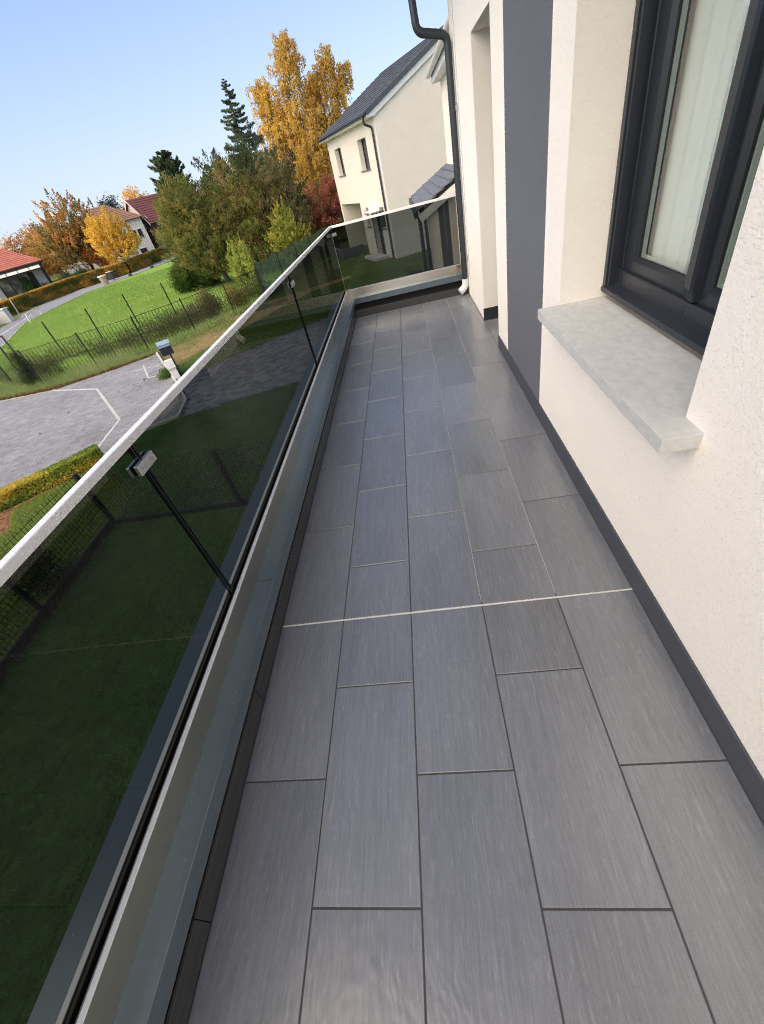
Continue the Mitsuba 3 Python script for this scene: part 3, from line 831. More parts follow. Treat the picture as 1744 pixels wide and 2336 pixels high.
add("house_wing__porch_gutter", cat([box(EX - 0.11, EX - 0.005, PY0 - 0.02, PY1, EZ - 0.13, EZ + 0.0), tube([[EX + 0.02, PY0 + 0.10, EZ - 0.1], [EX + 0.02, PY0 + 0.10, GZ]], 0.05, 12), tube([[EX + 0.16, PY0 + 0.02, EZ - 0.1], [EX + 0.16, PY0 + 0.02, GZ]], 0.045, 12)]), "pipe_plastic")
add("house_wing__barge_board", frame_mesh(box(-0.05, SL + 0.4, -0.03, 0.02, -0.24, -0.075), [EX, PY0, EZ], sl, [0, 1, 0], nl), "trim_white")
pw = Polygon([(EX + 0.24, GZ), (4.0, GZ), (4.0, WZ - 0.1), (WX, WZ - 0.1), (EX + 0.24, EZ + 0.02)])
add("house_wing__porch_wall", prism(pw, PY0 + 0.12, PY0 + 0.35, "xzy"), "far_render")
add("house_wing__porch_band", cat([prism([(EX + 0.52, GZ), (EX + 0.80, GZ), (EX + 0.80, EZ + 0.28), (EX + 0.52, EZ + 0.16)], PY0 + 0.11, PY0 + 0.14, "xzy")]), "far_gray")

# ------------------------------------------------------------------ the neighbouring house
A_, B_ = np.array([-0.2, 27.55]), np.array([-3.83, 36.3])
LF = np.linalg.norm(B_ - A_)
dF = (B_ - A_) / LF
nF = np.array([-dF[1], dF[0]])
dG = np.array([dF[1], -dF[0]])
tag("neighbour_house", "tall cream house with slate roof, two slim upper windows and a ground floor recess", "house")


def onF(m):
    """x along the facade from the near corner, y = height, z = outwards."""
    return frame_mesh(m, [A_[0], A_[1], 0], [dF[0], dF[1], 0], [0, 0, 1], [nF[0], nF[1], 0])


def onG(m):
    """x along the gable from the near corner, y = height, z = outwards (towards the balcony)."""
    return frame_mesh(m, [A_[0], A_[1], 0], [dG[0], dG[1], 0], [0, 0, 1], [-dF[0], -dF[1], 0])


H = "neighbour_house"
EZH, PITCH, DEPTH = 3.34, 0.455, 10.0
fac = sbox(0, GZ, LF, EZH)
holes = {"w1": (6.66, 8.05, 1.40, 2.77), "w2": (1.80, 3.24, 1.36, 2.72), "w3": (3.52, 4.10, -1.42, -0.42), "w4": (0.85, 1.62, -1.47, -0.44), "door": (1.72, 3.04, GZ + 0.02, -0.72), "niche": (4.95, 9.18, GZ, -0.16)}
for a, b, c, d in holes.values():
    fac = fac.difference(sbox(a, c, b, d))
add(H + "__wall", cat([onF(prism(fac, -0.36, 0.0)), onG(prism(Polygon([(0, GZ), (DEPTH, GZ), (DEPTH, EZH), (DEPTH / 2, EZH + PITCH * DEPTH / 2), (0, EZH)]), -0.3, 0.001)), onF(box(4.90, 4.95, GZ, -0.1, -4.5, -0.361)), onF(box(9.18, 9.24, GZ, -0.1, -4.5, -0.361)), onF(box(4.9, 9.24, GZ, -0.1, -4.6, -4.5)), onF(box(4.9, 9.24, -0.16, -0.1, -4.5, -0.361)),
                       onF(box(LF - 0.3, LF - 0.002, GZ, EZH, -DEPTH, -0.361))]), "far_render")
for k_ in ("w1", "w2", "w3", "w4"):
    a, b, c, d = holes[k_]
    wk = nkey(H + "__window")
    ch_ = [onF(box(a, a + 0.06, c, d, -0.33, -0.26)), onF(box(b - 0.06, b, c, d, -0.33, -0.26)), onF(box(a + 0.06, b - 0.06, d - 0.06, d, -0.33, -0.26)), onF(box(a + 0.06, b - 0.06, c, c + 0.06, -0.33, -0.26)), onF(box((a + b) / 2 - 0.04, (a + b) / 2 + 0.04, c + 0.06, d - 0.06, -0.33, -0.27))]
    add(wk + "__frame", cat(ch_), "anthracite")
    add(wk + "__pane", onF(box(a + 0.05, b - 0.05, c + 0.05, d - 0.05, -0.32, -0.30)), "dark_glass")
    add(wk + "__sill", onF(cbox(a - 0.08, b + 0.10, c - 0.06, c + 0.0, -0.26, 0.06, 0.005)), "far_gray")
a, b, c, d = holes["door"]
add(H + "__door", onF(cbox(a + 0.03, b - 0.03, c, d - 0.03, -0.33, -0.27, 0.005)), "bin_dark")
add(H + "__door__frame", cat([onF(box(a - 0.12, a, c, d + 0.1, -0.34, 0.012)), onF(box(b, b + 0.16, c, d + 0.1, -0.34, 0.012))]), "far_gray")
add(H + "__door__handle", onF(cbox(a + 0.1, a + 0.14, GZ + 0.9, GZ + 1.25, -0.27, -0.22, 0.004)), "steel_screw")
add(H + "__door__step", onF(cbox(a - 0.5, b + 0.4, GZ - 0.02, GZ + 0.14, 0.013, 0.9, 0.01)), "edging")
add(H + "__wall_lamp", onF(cbox(3.82, 4.06, -0.78, -0.55, 0.001, 0.14, 0.02)), "alu_plain")
add(H + "__canopy", onF(cbox(1.5, 3.2, -0.62, -0.56, 0.001, 0.55, 0.01)), "trim_white")
add(H + "__garage_door", onF(cbox(6.4, 7.4, GZ, -0.5, -4.495, -4.42, 0.01)), "bin_dark")
OV = 0.42
add(H + "__fascia", cat([onF(box(-0.06, LF + 0.25, EZH - 0.02, EZH + 0.17, OV - 0.05, OV)), onF(box(-0.05, LF + 0.24, EZH - 0.022, EZH + 0.0, 0.001, OV - 0.051)),
                         onG(prism([(-OV, EZH - 0.02), (0.05, EZH - 0.02), (0.05, EZH + PITCH * 0.05 + 0.0), (DEPTH / 2, EZH + PITCH * DEPTH / 2 + 0.0), (DEPTH / 2, EZH + PITCH * DEPTH / 2 + 0.30), (-OV, EZH - OV * PITCH + 0.30)], 0.002, 0.10))]), "trim_white")
# roof: courses of tiles, each course a row of overlapping pieces
sn = np.array([0, 0, 1.0]) * PITCH + np.array([-nF[0], -nF[1], 0])
SR = math.hypot(1, PITCH) * (DEPTH / 2 + OV)
sn /= np.linalg.norm(sn)
dF3 = np.array([dF[0], dF[1], 0])
nn = np.cross(dF3, sn)
nn = nn if nn[2] > 0 else -nn
o0 = np.array([A_[0], A_[1], EZH + 0.17]) + np.array([nF[0], nF[1], 0]) * (OV + 0.03) - dF3 * 0.12
rng = np.random.default_rng(8)
NC = 15
add(H + "__roof_deck", frame_mesh(box(0.03, LF + 0.35, 0.02, SR, -0.03, 0.0), o0, dF3, sn, nn), "anthracite_dark")
for r in range(NC):
    s0, s1 = r * SR / NC, (r + 1) * SR / NC + 0.05
    ms = []
    for c in range(-1, 32):
        a, b = max(0, (c + 0.5 * (r % 2)) * 0.32), min(LF + 0.40, (c + 1 + 0.5 * (r % 2)) * 0.32)
        if b - a < 0.03:
            continue
        dz = rng.normal(0, 0.004)
        v = np.array([[x, y, z] for x in (a + 0.004, b - 0.004) for y, z in ((s0, 0.018 + dz), (s0, 0.062 + dz), (s1, 0.004), (s1, 0.022))])
        ms.append(hull(v))
    add(nkey(H + "__roof_course"), frame_mesh(cat(ms), o0, dF3, sn, nn), "roof_slate")
vt = []
for r in range(11):
    s0, s1 = r * SR / 11, (r + 1) * SR / 11 + 0.03
    add(nkey(H + "__verge_tile"), frame_mesh(cbox(-0.05, 0.16, s0, s1, -0.11 - 0.004 * (r % 2), 0.085 + 0.008 * (r % 2), 0.012), o0, dF3, sn, nn), "roof_slate")
add(H + "__roof_back", onG(prism([(DEPTH / 2, EZH + PITCH * DEPTH / 2 + 0.3), (DEPTH + OV, EZH + 0.1), (DEPTH + OV, EZH + 0.0), (DEPTH / 2, EZH + PITCH * DEPTH / 2 + 0.15)], -LF - 0.3, 0.1)), "roof_slate")
add(H + "__gutter", frame_mesh(tube([[-0.02, 0, 0], [LF + 0.3, 0, 0]], 0.07, 12), o0 + np.array([nF[0], nF[1], 0]) * 0.06 - [0, 0, 0.05], dF3, [nF[0], nF[1], 0], [0, 0, 1]), "pipe_plastic")
pp = [A_ + dF * 0.30 + nF * (OV + 0.06), A_ + dF * 0.30 + nF * (OV + 0.06), A_ + dF * 0.30 + nF * 0.09, A_ + dF * 0.30 + nF * 0.09]
add(H + "__downpipe", tube(bend([[*pp[0], EZH + 0.1], [*pp[1], EZH - 0.22], [*pp[2], EZH - 0.38], [*pp[3], GZ]], 0.12, 6), 0.055, 12), "pipe_plastic", smooth=50)
add(H + "__corner_trim", cat([onF(box(-0.001, 0.10, GZ, EZH - 0.03, -0.05, 0.003))]), "trim_white")
# low dark walls, planting and bins by the neighbour's door
tag("garden_wall", "low dark grey wall in front of the neighbour's ground floor recess", "wall")
add("garden_wall", cat([onF(cbox(5.6, 9.6, GZ, GZ + 0.55, 1.5, 1.7, 0.01)), onF(cbox(5.6, 5.8, GZ, GZ + 0.55, 0.1, 1.499, 0.01))]), "far_gray")


def wheelie_bin(key, x, y, rz, mat):
    c, s = math.cos(rz), math.sin(rz)
    u, w = [c, s, 0], [-s, c, 0]
    b = hull([[sx * (0.27 if z > 0.5 else 0.21), sy * (0.32 if z > 0.5 else 0.25), z] for sx in (-1, 1) for sy in (-1, 1) for z in (0.06, 0.95)])
    add(key + "__body", frame_mesh(b, [x, y, GZ], u, w, [0, 0, 1]), mat)
    add(key + "__lid", frame_mesh(hull([[sx * 0.29, sy * 0.35, z] for sx in (-1, 1) for sy in (-1, 1) for z in (0.952, 0.99)] + [[sx * 0.2, sy * 0.2, 1.04] for sx in (-1, 1) for sy in (-1, 1)]), [x, y, GZ], u, w, [0, 0, 1]), mat)
    for i, sx in enumerate((-0.2, 0.2)):
        m = trimesh.creation.cylinder(0.09, 0.05, sections=16)
        m.apply_transform(trimesh.transformations.rotation_matrix(np.pi / 2, [0, 1, 0]))
        m.apply_translation([sx, 0.27, 0.09])
        add(key + "__wheel" + (f"_{i:03d}" if i else ""), frame_mesh(m, [x, y, GZ], u, w, [0, 0, 1]), "gasket")


wheelie_bin("wheelie_bin", 0.65, 17.3, 0.2, "bin_dark")
tag("wheelie_bin", "dark wheelie bin beside the downpipe of the slate porch, behind the glass", "bin")

# ------------------------------------------------------------------ fences
def wire_panel(a, b, z0, z1, dv, dh, w, rng=None, wob=0.0):
    """Wires between two ground points: verticals every dv, horizontals every dh."""
    a, b = np.array(a, float), np.array(b, float)
    L = np.linalg.norm(b - a)
    u = (b - a) / L
    n = np.array([-u[1], u[0]])
    ms = []

    def wire(p, q):
        p, q = np.asarray(p, float), np.asarray(q, float)
        d = q - p
        s = np.cross(d, [n[0], n[1], 0])
        s = s / np.linalg.norm(s) * w / 2
        t = np.array([n[0], n[1], 0]) * w / 2
        v = np.array([p + s, p + t, p - s, p - t, q + s, q + t, q - s, q - t])
        f = []
        for i in range(4):
            j = (i + 1) % 4
            f += [[i, j, 4 + j], [i, 4 + j, 4 + i]]
        ms.append((v, np.array(f)))

    for x in np.arange(dv, L, dv):
        k = 4 if wob else 1
        zs = np.linspace(z0, z1, k + 1)
        off = (rng.normal(0, wob, k + 1) if wob else np.zeros(k + 1))
        for i in range(k):
            p0, p1 = a + u * (x + off[i]), a + u * (x + off[i + 1])
            wire([p0[0], p0[1], zs[i]], [p1[0], p1[1], zs[i + 1]])
    for z in np.arange(z0, z1 + 1e-6, dh):
        k = max(1, int(L / 0.3)) if wob else 1
        xs = np.linspace(0.02, L - 0.02, k + 1)
        off = (rng.normal(0, wob, k + 1) if wob else np.zeros(k + 1))
        for i in range(k):
            p0, p1 = a + u * xs[i], a + u * xs[i + 1]
            wire([p0[0], p0[1], z + off[i]], [p1[0], p1[1], z + off[i + 1]])
    return cat(ms)


def post(x, y, h, s=0.05, lean=(0, 0), z0=GZ - 0.2):
    v = []
    for zz, dx, dy in ((z0, 0, 0), (GZ + h, lean[0], lean[1])):
        for sx, sy in ((-1, -1), (1, -1), (1, 1), (-1, 1)):
            v.append([x + dx + sx * s / 2, y + dy + sy * s / 2, zz])
    return hull(v)


rng = np.random.default_rng(31)
tag("garden_fence", "dark wire mesh fence with posts and gravel board around the lawn right below", "fence")
cor = (-6.28, 5.18)
runs = [(cor, (-6.22, 2.9)), ((-6.22, 2.9), (-6.16, 0.6)), ((-6.16, 0.6), (-6.10, -1.9)), ((-6.10, -1.9), (-6.04, -4.4)), (cor, (-3.4, 5.13)), ((-3.4, 5.13), (-0.62, 5.09))]
for a, b in runs:
    add(nkey("garden_fence__wire_mesh"), wire_panel(a, b, GZ + 0.16, GZ + 1.32, 0.085, 0.1, 0.0095, rng, 0.007), "fence_wire")
    u = np.subtract(b, a) / np.linalg.norm(np.subtract(b, a))
    n = np.array([-u[1], u[0]]) * 0.022
    add(nkey("garden_fence__gravel_board"), prism([np.array(a) + n + u * 0.03, np.array(a) - n + u * 0.03, np.array(b) - n - u * 0.03, np.array(b) + n - u * 0.03], GZ - 0.02, GZ + (0.17 if abs(u[0]) < 0.5 else 0.10)), "dark_metal")
for i in range(6):
    labels["garden_fence__wire_mesh" + (f"_{i:03d}" if i else "")] = {"kind": "stuff"}
for x, y in (cor, (-6.22, 2.9), (-6.16, 0.6), (-6.10, -1.9), (-3.4, 5.13)):
    add(nkey("garden_fence__post"), post(x, y, 1.29, 0.07), "dark_metal")
tag("boundary_fence", "tall dark green wire fence along the weeds beside the driveway", "fence")
FP = [(-24.6, 22.0), (-22.0, 19.6), (-19.43, 18.03), (-17.14, 17.19), (-14.74, 18.08), (-12.5, 19.02), (-10.58, 20.55), (-9.1, 22.6), (-7.9, 24.8)]
for i, (a, b) in enumerate(zip(FP[:-1], FP[1:])):
    k_ = nkey("boundary_fence__wire_mesh")
    add(k_, wire_panel(a, b, GZ + 0.05, GZ + 1.55, 0.16, 0.75, 0.022), "fence_wire")
    labels[k_] = {"kind": "stuff"}
for i, (x, y) in enumerate(FP):
    add(nkey("boundary_fence__post"), post(x, y, 1.64, 0.046, (rng.normal(0, 0.02), rng.normal(0, 0.02))), "dark_metal")
tag("privacy_net", "green windbreak netting hung on a fence with a sagging top edge", "netting")
np_ = [(-7.9, 24.8), (-7.2, 27.3), (-6.6, 29.8), (-6.1, 32.4), (-5.5, 35.0), (-4.9, 37.2)]
v, f = [], []


def net_point(d_, z_):
    """A point of the netting: d_ counts fence bays, z_ runs from 0 at the ground to 1 at the sagging top edge."""
    i = min(int(d_), len(np_) - 2)
    t = d_ - i
    p = np.array(np_[i]) * (1 - t) + np.array(np_[i + 1]) * t
    top = 1.86 - 0.12 * math.sin(math.pi * t) + 0.03 * math.sin(d_ * 9)
    return [p[0] + 0.03 * math.sin(d_ * 21 + 2 * z_), p[1], GZ + top * z_]


bays = len(np_) - 1
nv_, nh = bays * 46, 30
for i in range(nv_):             # upright ribbons of the weave
    a, b = bays * i / nv_, bays * (i + 0.60) / nv_
    for z0_, z1_ in ((0, 0.5), (0.5, 1.0)):
        k_ = len(v)
        v += [net_point(a, z0_), net_point(b, z0_), net_point(b, z1_), net_point(a, z1_)]
        f += [[k_, k_ + 1, k_ + 2], [k_, k_ + 2, k_ + 3]]
for j in range(nh):              # cross ribbons
    for i in range(bays * 10):
        a, b = i / 10, (i + 1) / 10
        k_ = len(v)
        v += [net_point(a, j / nh), net_point(b, j / nh), net_point(b, (j + (0.5 if j < nh - 1 else 1.0)) / nh), net_point(a, (j + (0.5 if j < nh - 1 else 1.0)) / nh)]
        f += [[k_, k_ + 1, k_ + 2], [k_, k_ + 2, k_ + 3]]
add("privacy_net__cloth", trimesh.Trimesh(np.array(v), np.array(f), process=False), "net_green")
for x, y in np_:
    add(nkey("privacy_net__post"), post(x + 0.08, y, 1.9, 0.05), "dark_metal")
# bare stakes standing in the field beyond the fence
for i, ((x, y), h, lab) in enumerate((((-20.2, 23.05), 1.80, "leftmost of the thin dark stakes standing in the field"), ((-18.57, 24.64), 1.74, "second thin dark stake from the left in the field"), ((-16.35, 25.41), 1.90, "third thin dark stake from the left in the field"), ((-14.3, 26.4), 1.88, "rightmost thin dark stake in the field, nearest the dark round bush"))):
    k_ = nkey("fence_stake")
    add(k_, post(x, y, h, 0.055, (rng.normal(0, 0.03), rng.normal(0, 0.03))), "dark_metal")
    tag(k_, lab, "stake", "stakes in the field")

# ------------------------------------------------------------------ mailbox, low wall
tag("mailbox", "dark grey mailbox with pale blue lid on a post by the low wall", "mailbox")
mb = np.array([-8.66, 14.05])
u_, w_ = np.array([0.86, 0.51, 0]), np.array([-0.51, 0.86, 0])
MZ = GZ + 0.86
add("mailbox__body", frame_mesh(cbox(-0.21, 0.21, -0.13, 0.13, 0, 0.36, 0.008), [*mb, MZ], u_, w_, [0, 0, 1]), "anthracite")
add("mailbox__lid", frame_mesh(hull([[sx * 0.225, sy, z] for sx in (-1, 1) for sy, z in ((-0.16, 0.365), (-0.16, 0.385), (0.15, 0.365), (0.15, 0.455), (0.0, 0.445))]), [*mb, MZ], u_, w_, [0, 0, 1]), "box_lid")
add("mailbox__flap", frame_mesh(cbox(-0.205, 0.205, -0.145, -0.131, 0.285, 0.36, 0.003), [*mb, MZ], u_, w_, [0, 0, 1]), "box_lid")
add("mailbox__post", frame_mesh(box(-0.03, 0.03, -0.03, 0.03, -0.9, -0.001), [*(mb + 0.05 * u_[:2]), MZ], u_, w_, [0, 0, 1]), "anthracite")
tag("low_wall", "low stepped cream wall with pale coping beside the mailbox", "wall")
lw = np.array([[-9.72, 15.55], [-9.26, 14.75], [-9.24, 14.72], [-8.62, 13.72]])


def wall_run(a, b, w, z0, z1):
    a, b = np.array(a), np.array(b)
    u = (b - a) / np.linalg.norm(b - a)
    n = np.array([-u[1], u[0]]) * w / 2
    return prism([a - n, b - n, b + n, a + n], z0, z1)


add("low_wall__wall", cat([wall_run(lw[0], lw[1], 0.26, GZ - 0.1, GZ + 0.27), wall_run(lw[2], lw[3], 0.26, GZ - 0.1, GZ + 0.42)]), "cream_render")
add("low_wall__coping", cat([wall_run(lw[0] + [-0.02, 0.03], lw[1], 0.31, GZ + 0.272, GZ + 0.31)]), "trim_white")
add("low_wall__coping_001", cat([wall_run(lw[2] + [-0.03, 0.05], lw[3] + [0.02, -0.03], 0.31, GZ + 0.422, GZ + 0.46)]), "edging")


# ------------------------------------------------------------------ grass and leaves on the ground
def blades(P, h, w, col, rng, lean=0.5):
    n = len(P)
    a = rng.uniform(0, 2 * np.pi, n)
    s = np.column_stack([np.cos(a), np.sin(a), np.zeros(n)])
    h = np.broadcast_to(np.asarray(h, float), (n,)) * rng.uniform(0.55, 1.3, n)
    b = rng.uniform(0, 2 * np.pi, n)
    tip = P + np.column_stack([np.cos(b), np.sin(b), np.zeros(n)]) * (h * lean * rng.random(n))[:, None] + np.column_stack([np.zeros(n), np.zeros(n), h])
    v = np.stack([P - s * np.asarray(w) / 2, P + s * np.asarray(w) / 2, tip], 1).reshape(-1, 3)
    f = np.arange(3 * n).reshape(n, 3)
    nrm = np.repeat(unit(np.array([0, 0, 1.0]) + rng.normal(0, 0.05, (n, 3)) + s * rng.uniform(-0.08, 0.08, (n, 1))), 3, axis=0)
    return trimesh.Trimesh(v, f, process=False), np.repeat(col, 3, axis=0), nrm


def scatter(poly, n, rng, z):
    pg = Polygon(poly)
    x0, y0, x1, y1 = pg.bounds
    P = np.column_stack([rng.uniform(x0, x1, n), rng.uniform(y0, y1, n)])
    P = P[inside(pg, P)]
    return np.column_stack([P, np.full(len(P), z)])


rng = np.random.default_rng(41)
P = scatter([(-6.2, -4), (-0.6, -4), (-0.6, 10.85), (-3.42, 10.95), (-5.06, 10.55), (-6.9, 10.1), (-7.9, 9.5), (-8.4, 8.3), (-6.3, 6.2)], 150000, rng, GZ)
t = meshkit.fbm(P * [0.9, 0.9, 0], 3, 1)[:, None]
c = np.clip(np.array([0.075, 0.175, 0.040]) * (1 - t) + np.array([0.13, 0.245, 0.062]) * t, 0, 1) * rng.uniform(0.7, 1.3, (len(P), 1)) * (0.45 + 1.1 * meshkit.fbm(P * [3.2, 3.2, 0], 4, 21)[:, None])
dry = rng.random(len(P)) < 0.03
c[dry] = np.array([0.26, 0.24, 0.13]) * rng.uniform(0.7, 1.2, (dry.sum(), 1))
hh = np.where(rng.random(len(P)) < 0.015, 0.17, 0.065)
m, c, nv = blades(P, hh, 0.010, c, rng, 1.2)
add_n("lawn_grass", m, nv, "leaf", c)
tag("lawn_grass", "short mown grass of the lawn below, dark behind the tinted glass", "grass", kind="stuff")
P = np.vstack([scatter([(-6.2, 5.2), (-6.15, -1), (-11.0, -1), (-11.3, 5.1), (-10.5, 5.8), (-9.8, 5.4), (-9.35, 5.35), (-9.3, 5.7), (-9.7, 6.1), (-9.85, 6.5), (-8.7, 7.65), (-8.55, 8.1), (-6.45, 6.25)], 110000, rng, GZ), scatter([(-9.3, 14.6), (-7.3, 14.7), (-4.8, 16.7), (-1.0, 19.5), (2.2, 17.4), (2.2, 23), (-1.2, 26), (-5.0, 24), (-9.4, 16.4)], 60000, rng, GZ)])
c = np.array([0.25, 0.31, 0.07]) * rng.uniform(0.6, 1.4, (len(P), 1)) * [1, 1, 1]
m, c, nv = blades(P, 0.07, 0.012, c, rng, 1.0)
add_n("verge_grass", m, nv, "leaf", c)
tag("verge_grass", "grass of the strip by the mesh fence and behind the low wall", "grass", kind="stuff")
P = scatter([(-11.5, 18.0), (-9.3, 14.6), (-8.9, 16.0), (-8.0, 19.5), (-7.0, 23), (-8.4, 24.0), (-10.2, 20.2), (-11.8, 18.5)], 26000, rng, GZ - 0.005)
t = smooth = meshkit.fbm(P * [1.1, 1.1, 0], 3, 5)[:, None]
t = np.clip((t - 0.42) * 6, 0, 1)
c = (np.array([0.40, 0.30, 0.16]) * (1 - t) + np.array([0.16, 0.23, 0.06]) * t) * rng.uniform(0.7, 1.3, (len(P), 1))
m, c, nv = blades(P, 0.08, 0.014, c, rng, 1.5)
add_n("straw_grass", m, nv, "leaf", c)
tag("straw_grass", "dry yellow mown grass between the driveway and the far fence", "grass", kind="stuff")
# field: tufts thinning with distance
P = scatter(FIELD, 110000, rng, GZ - 0.004)
d = np.hypot(P[:, 0] - CAM_C[0], P[:, 1] - CAM_C[1])
P, d = P[d < 70], d[d < 70]
t = meshkit.fbm(P * [0.35, 0.35, 0], 3, 7)[:, None]
c = (np.array([0.185, 0.315, 0.058]) * (1 - t) + np.array([0.31, 0.44, 0.115]) * t) * rng.uniform(0.7, 1.3, (len(P), 1))
m, c, nv = blades(P, 0.10 + 0.10 * t[:, 0], 0.045, c, rng, 0.9)
add_n("field_grass", m, nv, "leaf", c)
tag("field_grass", "bright green meadow grass of the field beyond the fence", "grass", kind="stuff")
# tall grass and weeds on both sides of the boundary fence
TALL = [(-30, 13.2), (-18.6, 16.15), (-15.5, 16.05), (-13.1, 17.3), (-11.7, 18.25), (-10.1, 20.1), (-8.6, 22.4), (-7.6, 24.6), (-8.4, 25.4), (-10.0, 22.2), (-12.2, 20.2), (-14.6, 19.1), (-17.1, 18.0), (-19.5, 18.8), (-25, 22.5), (-31, 21)]
P = scatter(TALL, 90000, rng, GZ)
t = meshkit.fbm(P * [0.8, 0.8, 0], 3, 9)
P = P[rng.random(len(P)) < 0.35 + t]
t = meshkit.fbm(P * [0.8, 0.8, 0], 3, 9)[:, None]
c = (np.array([0.17, 0.29, 0.06]) * (1 - t) + np.array([0.42, 0.45, 0.20]) * t) * rng.uniform(0.55, 1.4, (len(P), 1))
m, c, nv = blades(P, 0.12 + 0.50 * np.clip(t[:, 0], 0, 1) ** 1.3, 0.016, c, rng, 0.7)
add_n("tall_grass", m, nv, "leaf", c)
tag("tall_grass", "tall unmown grass along the boundary fence and driveway edge", "grass", kind="stuff")
WEED = [(-21, 19.6), (-19.4, 18.9), (-17.1, 18.1), (-14.7, 19.2), (-12.5, 20.2), (-10.7, 21.6), (-9.2, 24.0), (-8.6, 26.5), (-10.5, 27.5), (-13, 24.5), (-16, 22.4), (-19.5, 22)]
P = scatter(WEED, 5200, rng, GZ)
t = meshkit.fbm(P * [0.5, 0.5, 0], 3, 12)
P = P[t > 0.40]
n = len(P)
idx = np.repeat(np.arange(n), 26)
hgt = rng.uniform(0.35, 1.0, n)[idx]
Q = P[idx] + np.column_stack([rng.normal(0, 0.12, len(idx)), rng.normal(0, 0.12, len(idx)), hgt * rng.random(len(idx))])
wc = palette(rng, [(0.11, 0.075, 0.05), (0.16, 0.11, 0.07), (0.075, 0.10, 0.035), (0.10, 0.14, 0.04), (0.20, 0.16, 0.09)], idx, n, 0.2)
m, c = leaf_mesh(Q, 0.075, wc, rng, axis=np.tile([0, 0, 1.0], (len(Q), 1)), spread=0.8, aspect=0.3)
add("weed_patch", m, "leaf", color=c)
tag("weed_patch", "brown and green dead weeds behind the boundary fence", "weeds", kind="stuff")
LE = [(-18.8, 16.0), (-15.6, 15.85), (-13.2, 17.0), (-11.8, 17.9), (-11.3, 18.4), (-13.1, 17.6), (-15.4, 16.5), (-18.8, 16.5)]
P = scatter(LE, 9000, rng, GZ + 0.035)
P = np.vstack([P, scatter([(-17, 8), (-9.2, 8), (-9, 13.5), (-11.7, 17.8), (-15, 15.7)], 70, rng, GZ + 0.032)])
P[:, 2] += rng.uniform(0, 0.03, len(P))
lc = palette(rng, [(0.20, 0.085, 0.035), (0.28, 0.13, 0.05), (0.13, 0.07, 0.035), (0.35, 0.21, 0.09)], np.arange(len(P)), len(P), 0.2)
m, c = leaf_mesh(P, 0.07, lc, rng, axis=np.column_stack([rng.normal(size=(len(P), 2)), np.zeros(len(P))]), spread=0.25, aspect=0.75)
add("fallen_leaves", m, "leaf", color=c)
tag("fallen_leaves", "brown fallen leaves along the driveway edge", "leaves", kind="stuff")


# ------------------------------------------------------------------ hedges, shrubs and trees
def hedge(key, pts, w, h, n, size, cols, rng, z0=GZ):
    """A clipped hedge along a polyline: a dense skin of leaves on the sides and top, twigs inside."""
    out, outn = [], []
    L = [np.linalg.norm(np.subtract(b, a)) for a, b in zip(pts[:-1], pts[1:])]
    for (a, b), l in zip(zip(pts[:-1], pts[1:]), L):
        k = int(n * l / sum(L))
        a, b = np.array(a), np.array(b)
        u = (b - a) / l
        nn_ = np.array([-u[1], u[0]])
        s = rng.uniform(0, l, k)
        q = rng.random(k)
        side = rng.choice([-1, 1], k)
        top = q < 0.35
        off = np.where(top, rng.uniform(-w / 2, w / 2, k), side * w / 2 * rng.uniform(0.75, 1.05, k))
        z = np.where(top, h * rng.uniform(0.9, 1.04, k), h * rng.random(k))
        p = a + u * s[:, None] + nn_ * off[:, None]
        lump = meshkit.fbm(np.column_stack([p * 1.3, z]), 2, 3) - 0.5
        p = p + nn_ * (np.sign(off) * lump * 0.22 * w)[:, None]
        out.append(np.column_stack([p, z0 + z + lump * 0.10 * h]))
        outn.append(np.where(top[:, None], [[0, 0, 1.0]], np.column_stack([nn_[0] * side, nn_[1] * side, np.full(k, 0.5)])))
    P = np.vstack(out)
    g = np.clip((meshkit.fbm(P * [0.9, 0.9, 1.6], 3, 8) - 0.32) * 2.6, 0, 0.999)
    cols = np.asarray(cols)
    x = g * (len(cols) - 1)
    i = x.astype(int)
    c = cols[i] * (1 - (x - i))[:, None] + cols[np.minimum(i + 1, len(cols) - 1)] * (x - i)[:, None]
    c = np.clip(c * (1 + rng.normal(0, 0.2, (len(P), 1))), 0.004, 1)
    m, c = leaf_mesh(P, size, np.clip(c * 1.5, 0, 0.9), rng, axis=np.vstack(outn) * 0.6, spread=1.0, aspect=0.7)
    on = np.vstack(outn)
    add_n(key + "__foliage", m, np.repeat(unit(unit(on) + rng.normal(0, 0.45, (len(P), 3))), 4, axis=0), "leaf", c)
    cores = [wall_run(a, b, w * 0.62, z0, z0 + h * 0.88) for a, b in zip(pts[:-1], pts[1:])]
    add(key + "__twigs", cat(cores), "hedge_core")


prin("hedge_core", proc(lambda p, n, uv: mix((0.030, 0.035, 0.012), (0.07, 0.06, 0.025), fbm(p.x * 6, p.y * 6, p.z * 6, 3))), 0.95, spec=0.05)
rng = np.random.default_rng(51)
hedge("low_hedge", [(-13.8, 3.6), (-11.6, 5.6), (-10.2, 6.75), (-9.0, 7.75), (-8.45, 8.35)], 0.40, 0.38, 30000, 0.060, [(0.14, 0.21, 0.04), (0.32, 0.33, 0.055), (0.48, 0.37, 0.065), (0.44, 0.28, 0.06)], rng)
tag("low_hedge", "low yellow green hedge between the driveway and the mesh fenced lawn", "hedge")
hedge("clipped_hedge", [(-50, 44.5), (-48.2, 53.4), (-47.4, 58), (-46.9, 63.4), (-44.4, 66.0), (-41.2, 68.9), (-40.7, 80), (-40.9, 92)], 1.2, 1.56, 90000, 0.20, [(0.12, 0.14, 0.035), (0.24, 0.20, 0.045), (0.40, 0.25, 0.05), (0.48, 0.27, 0.06)], rng)
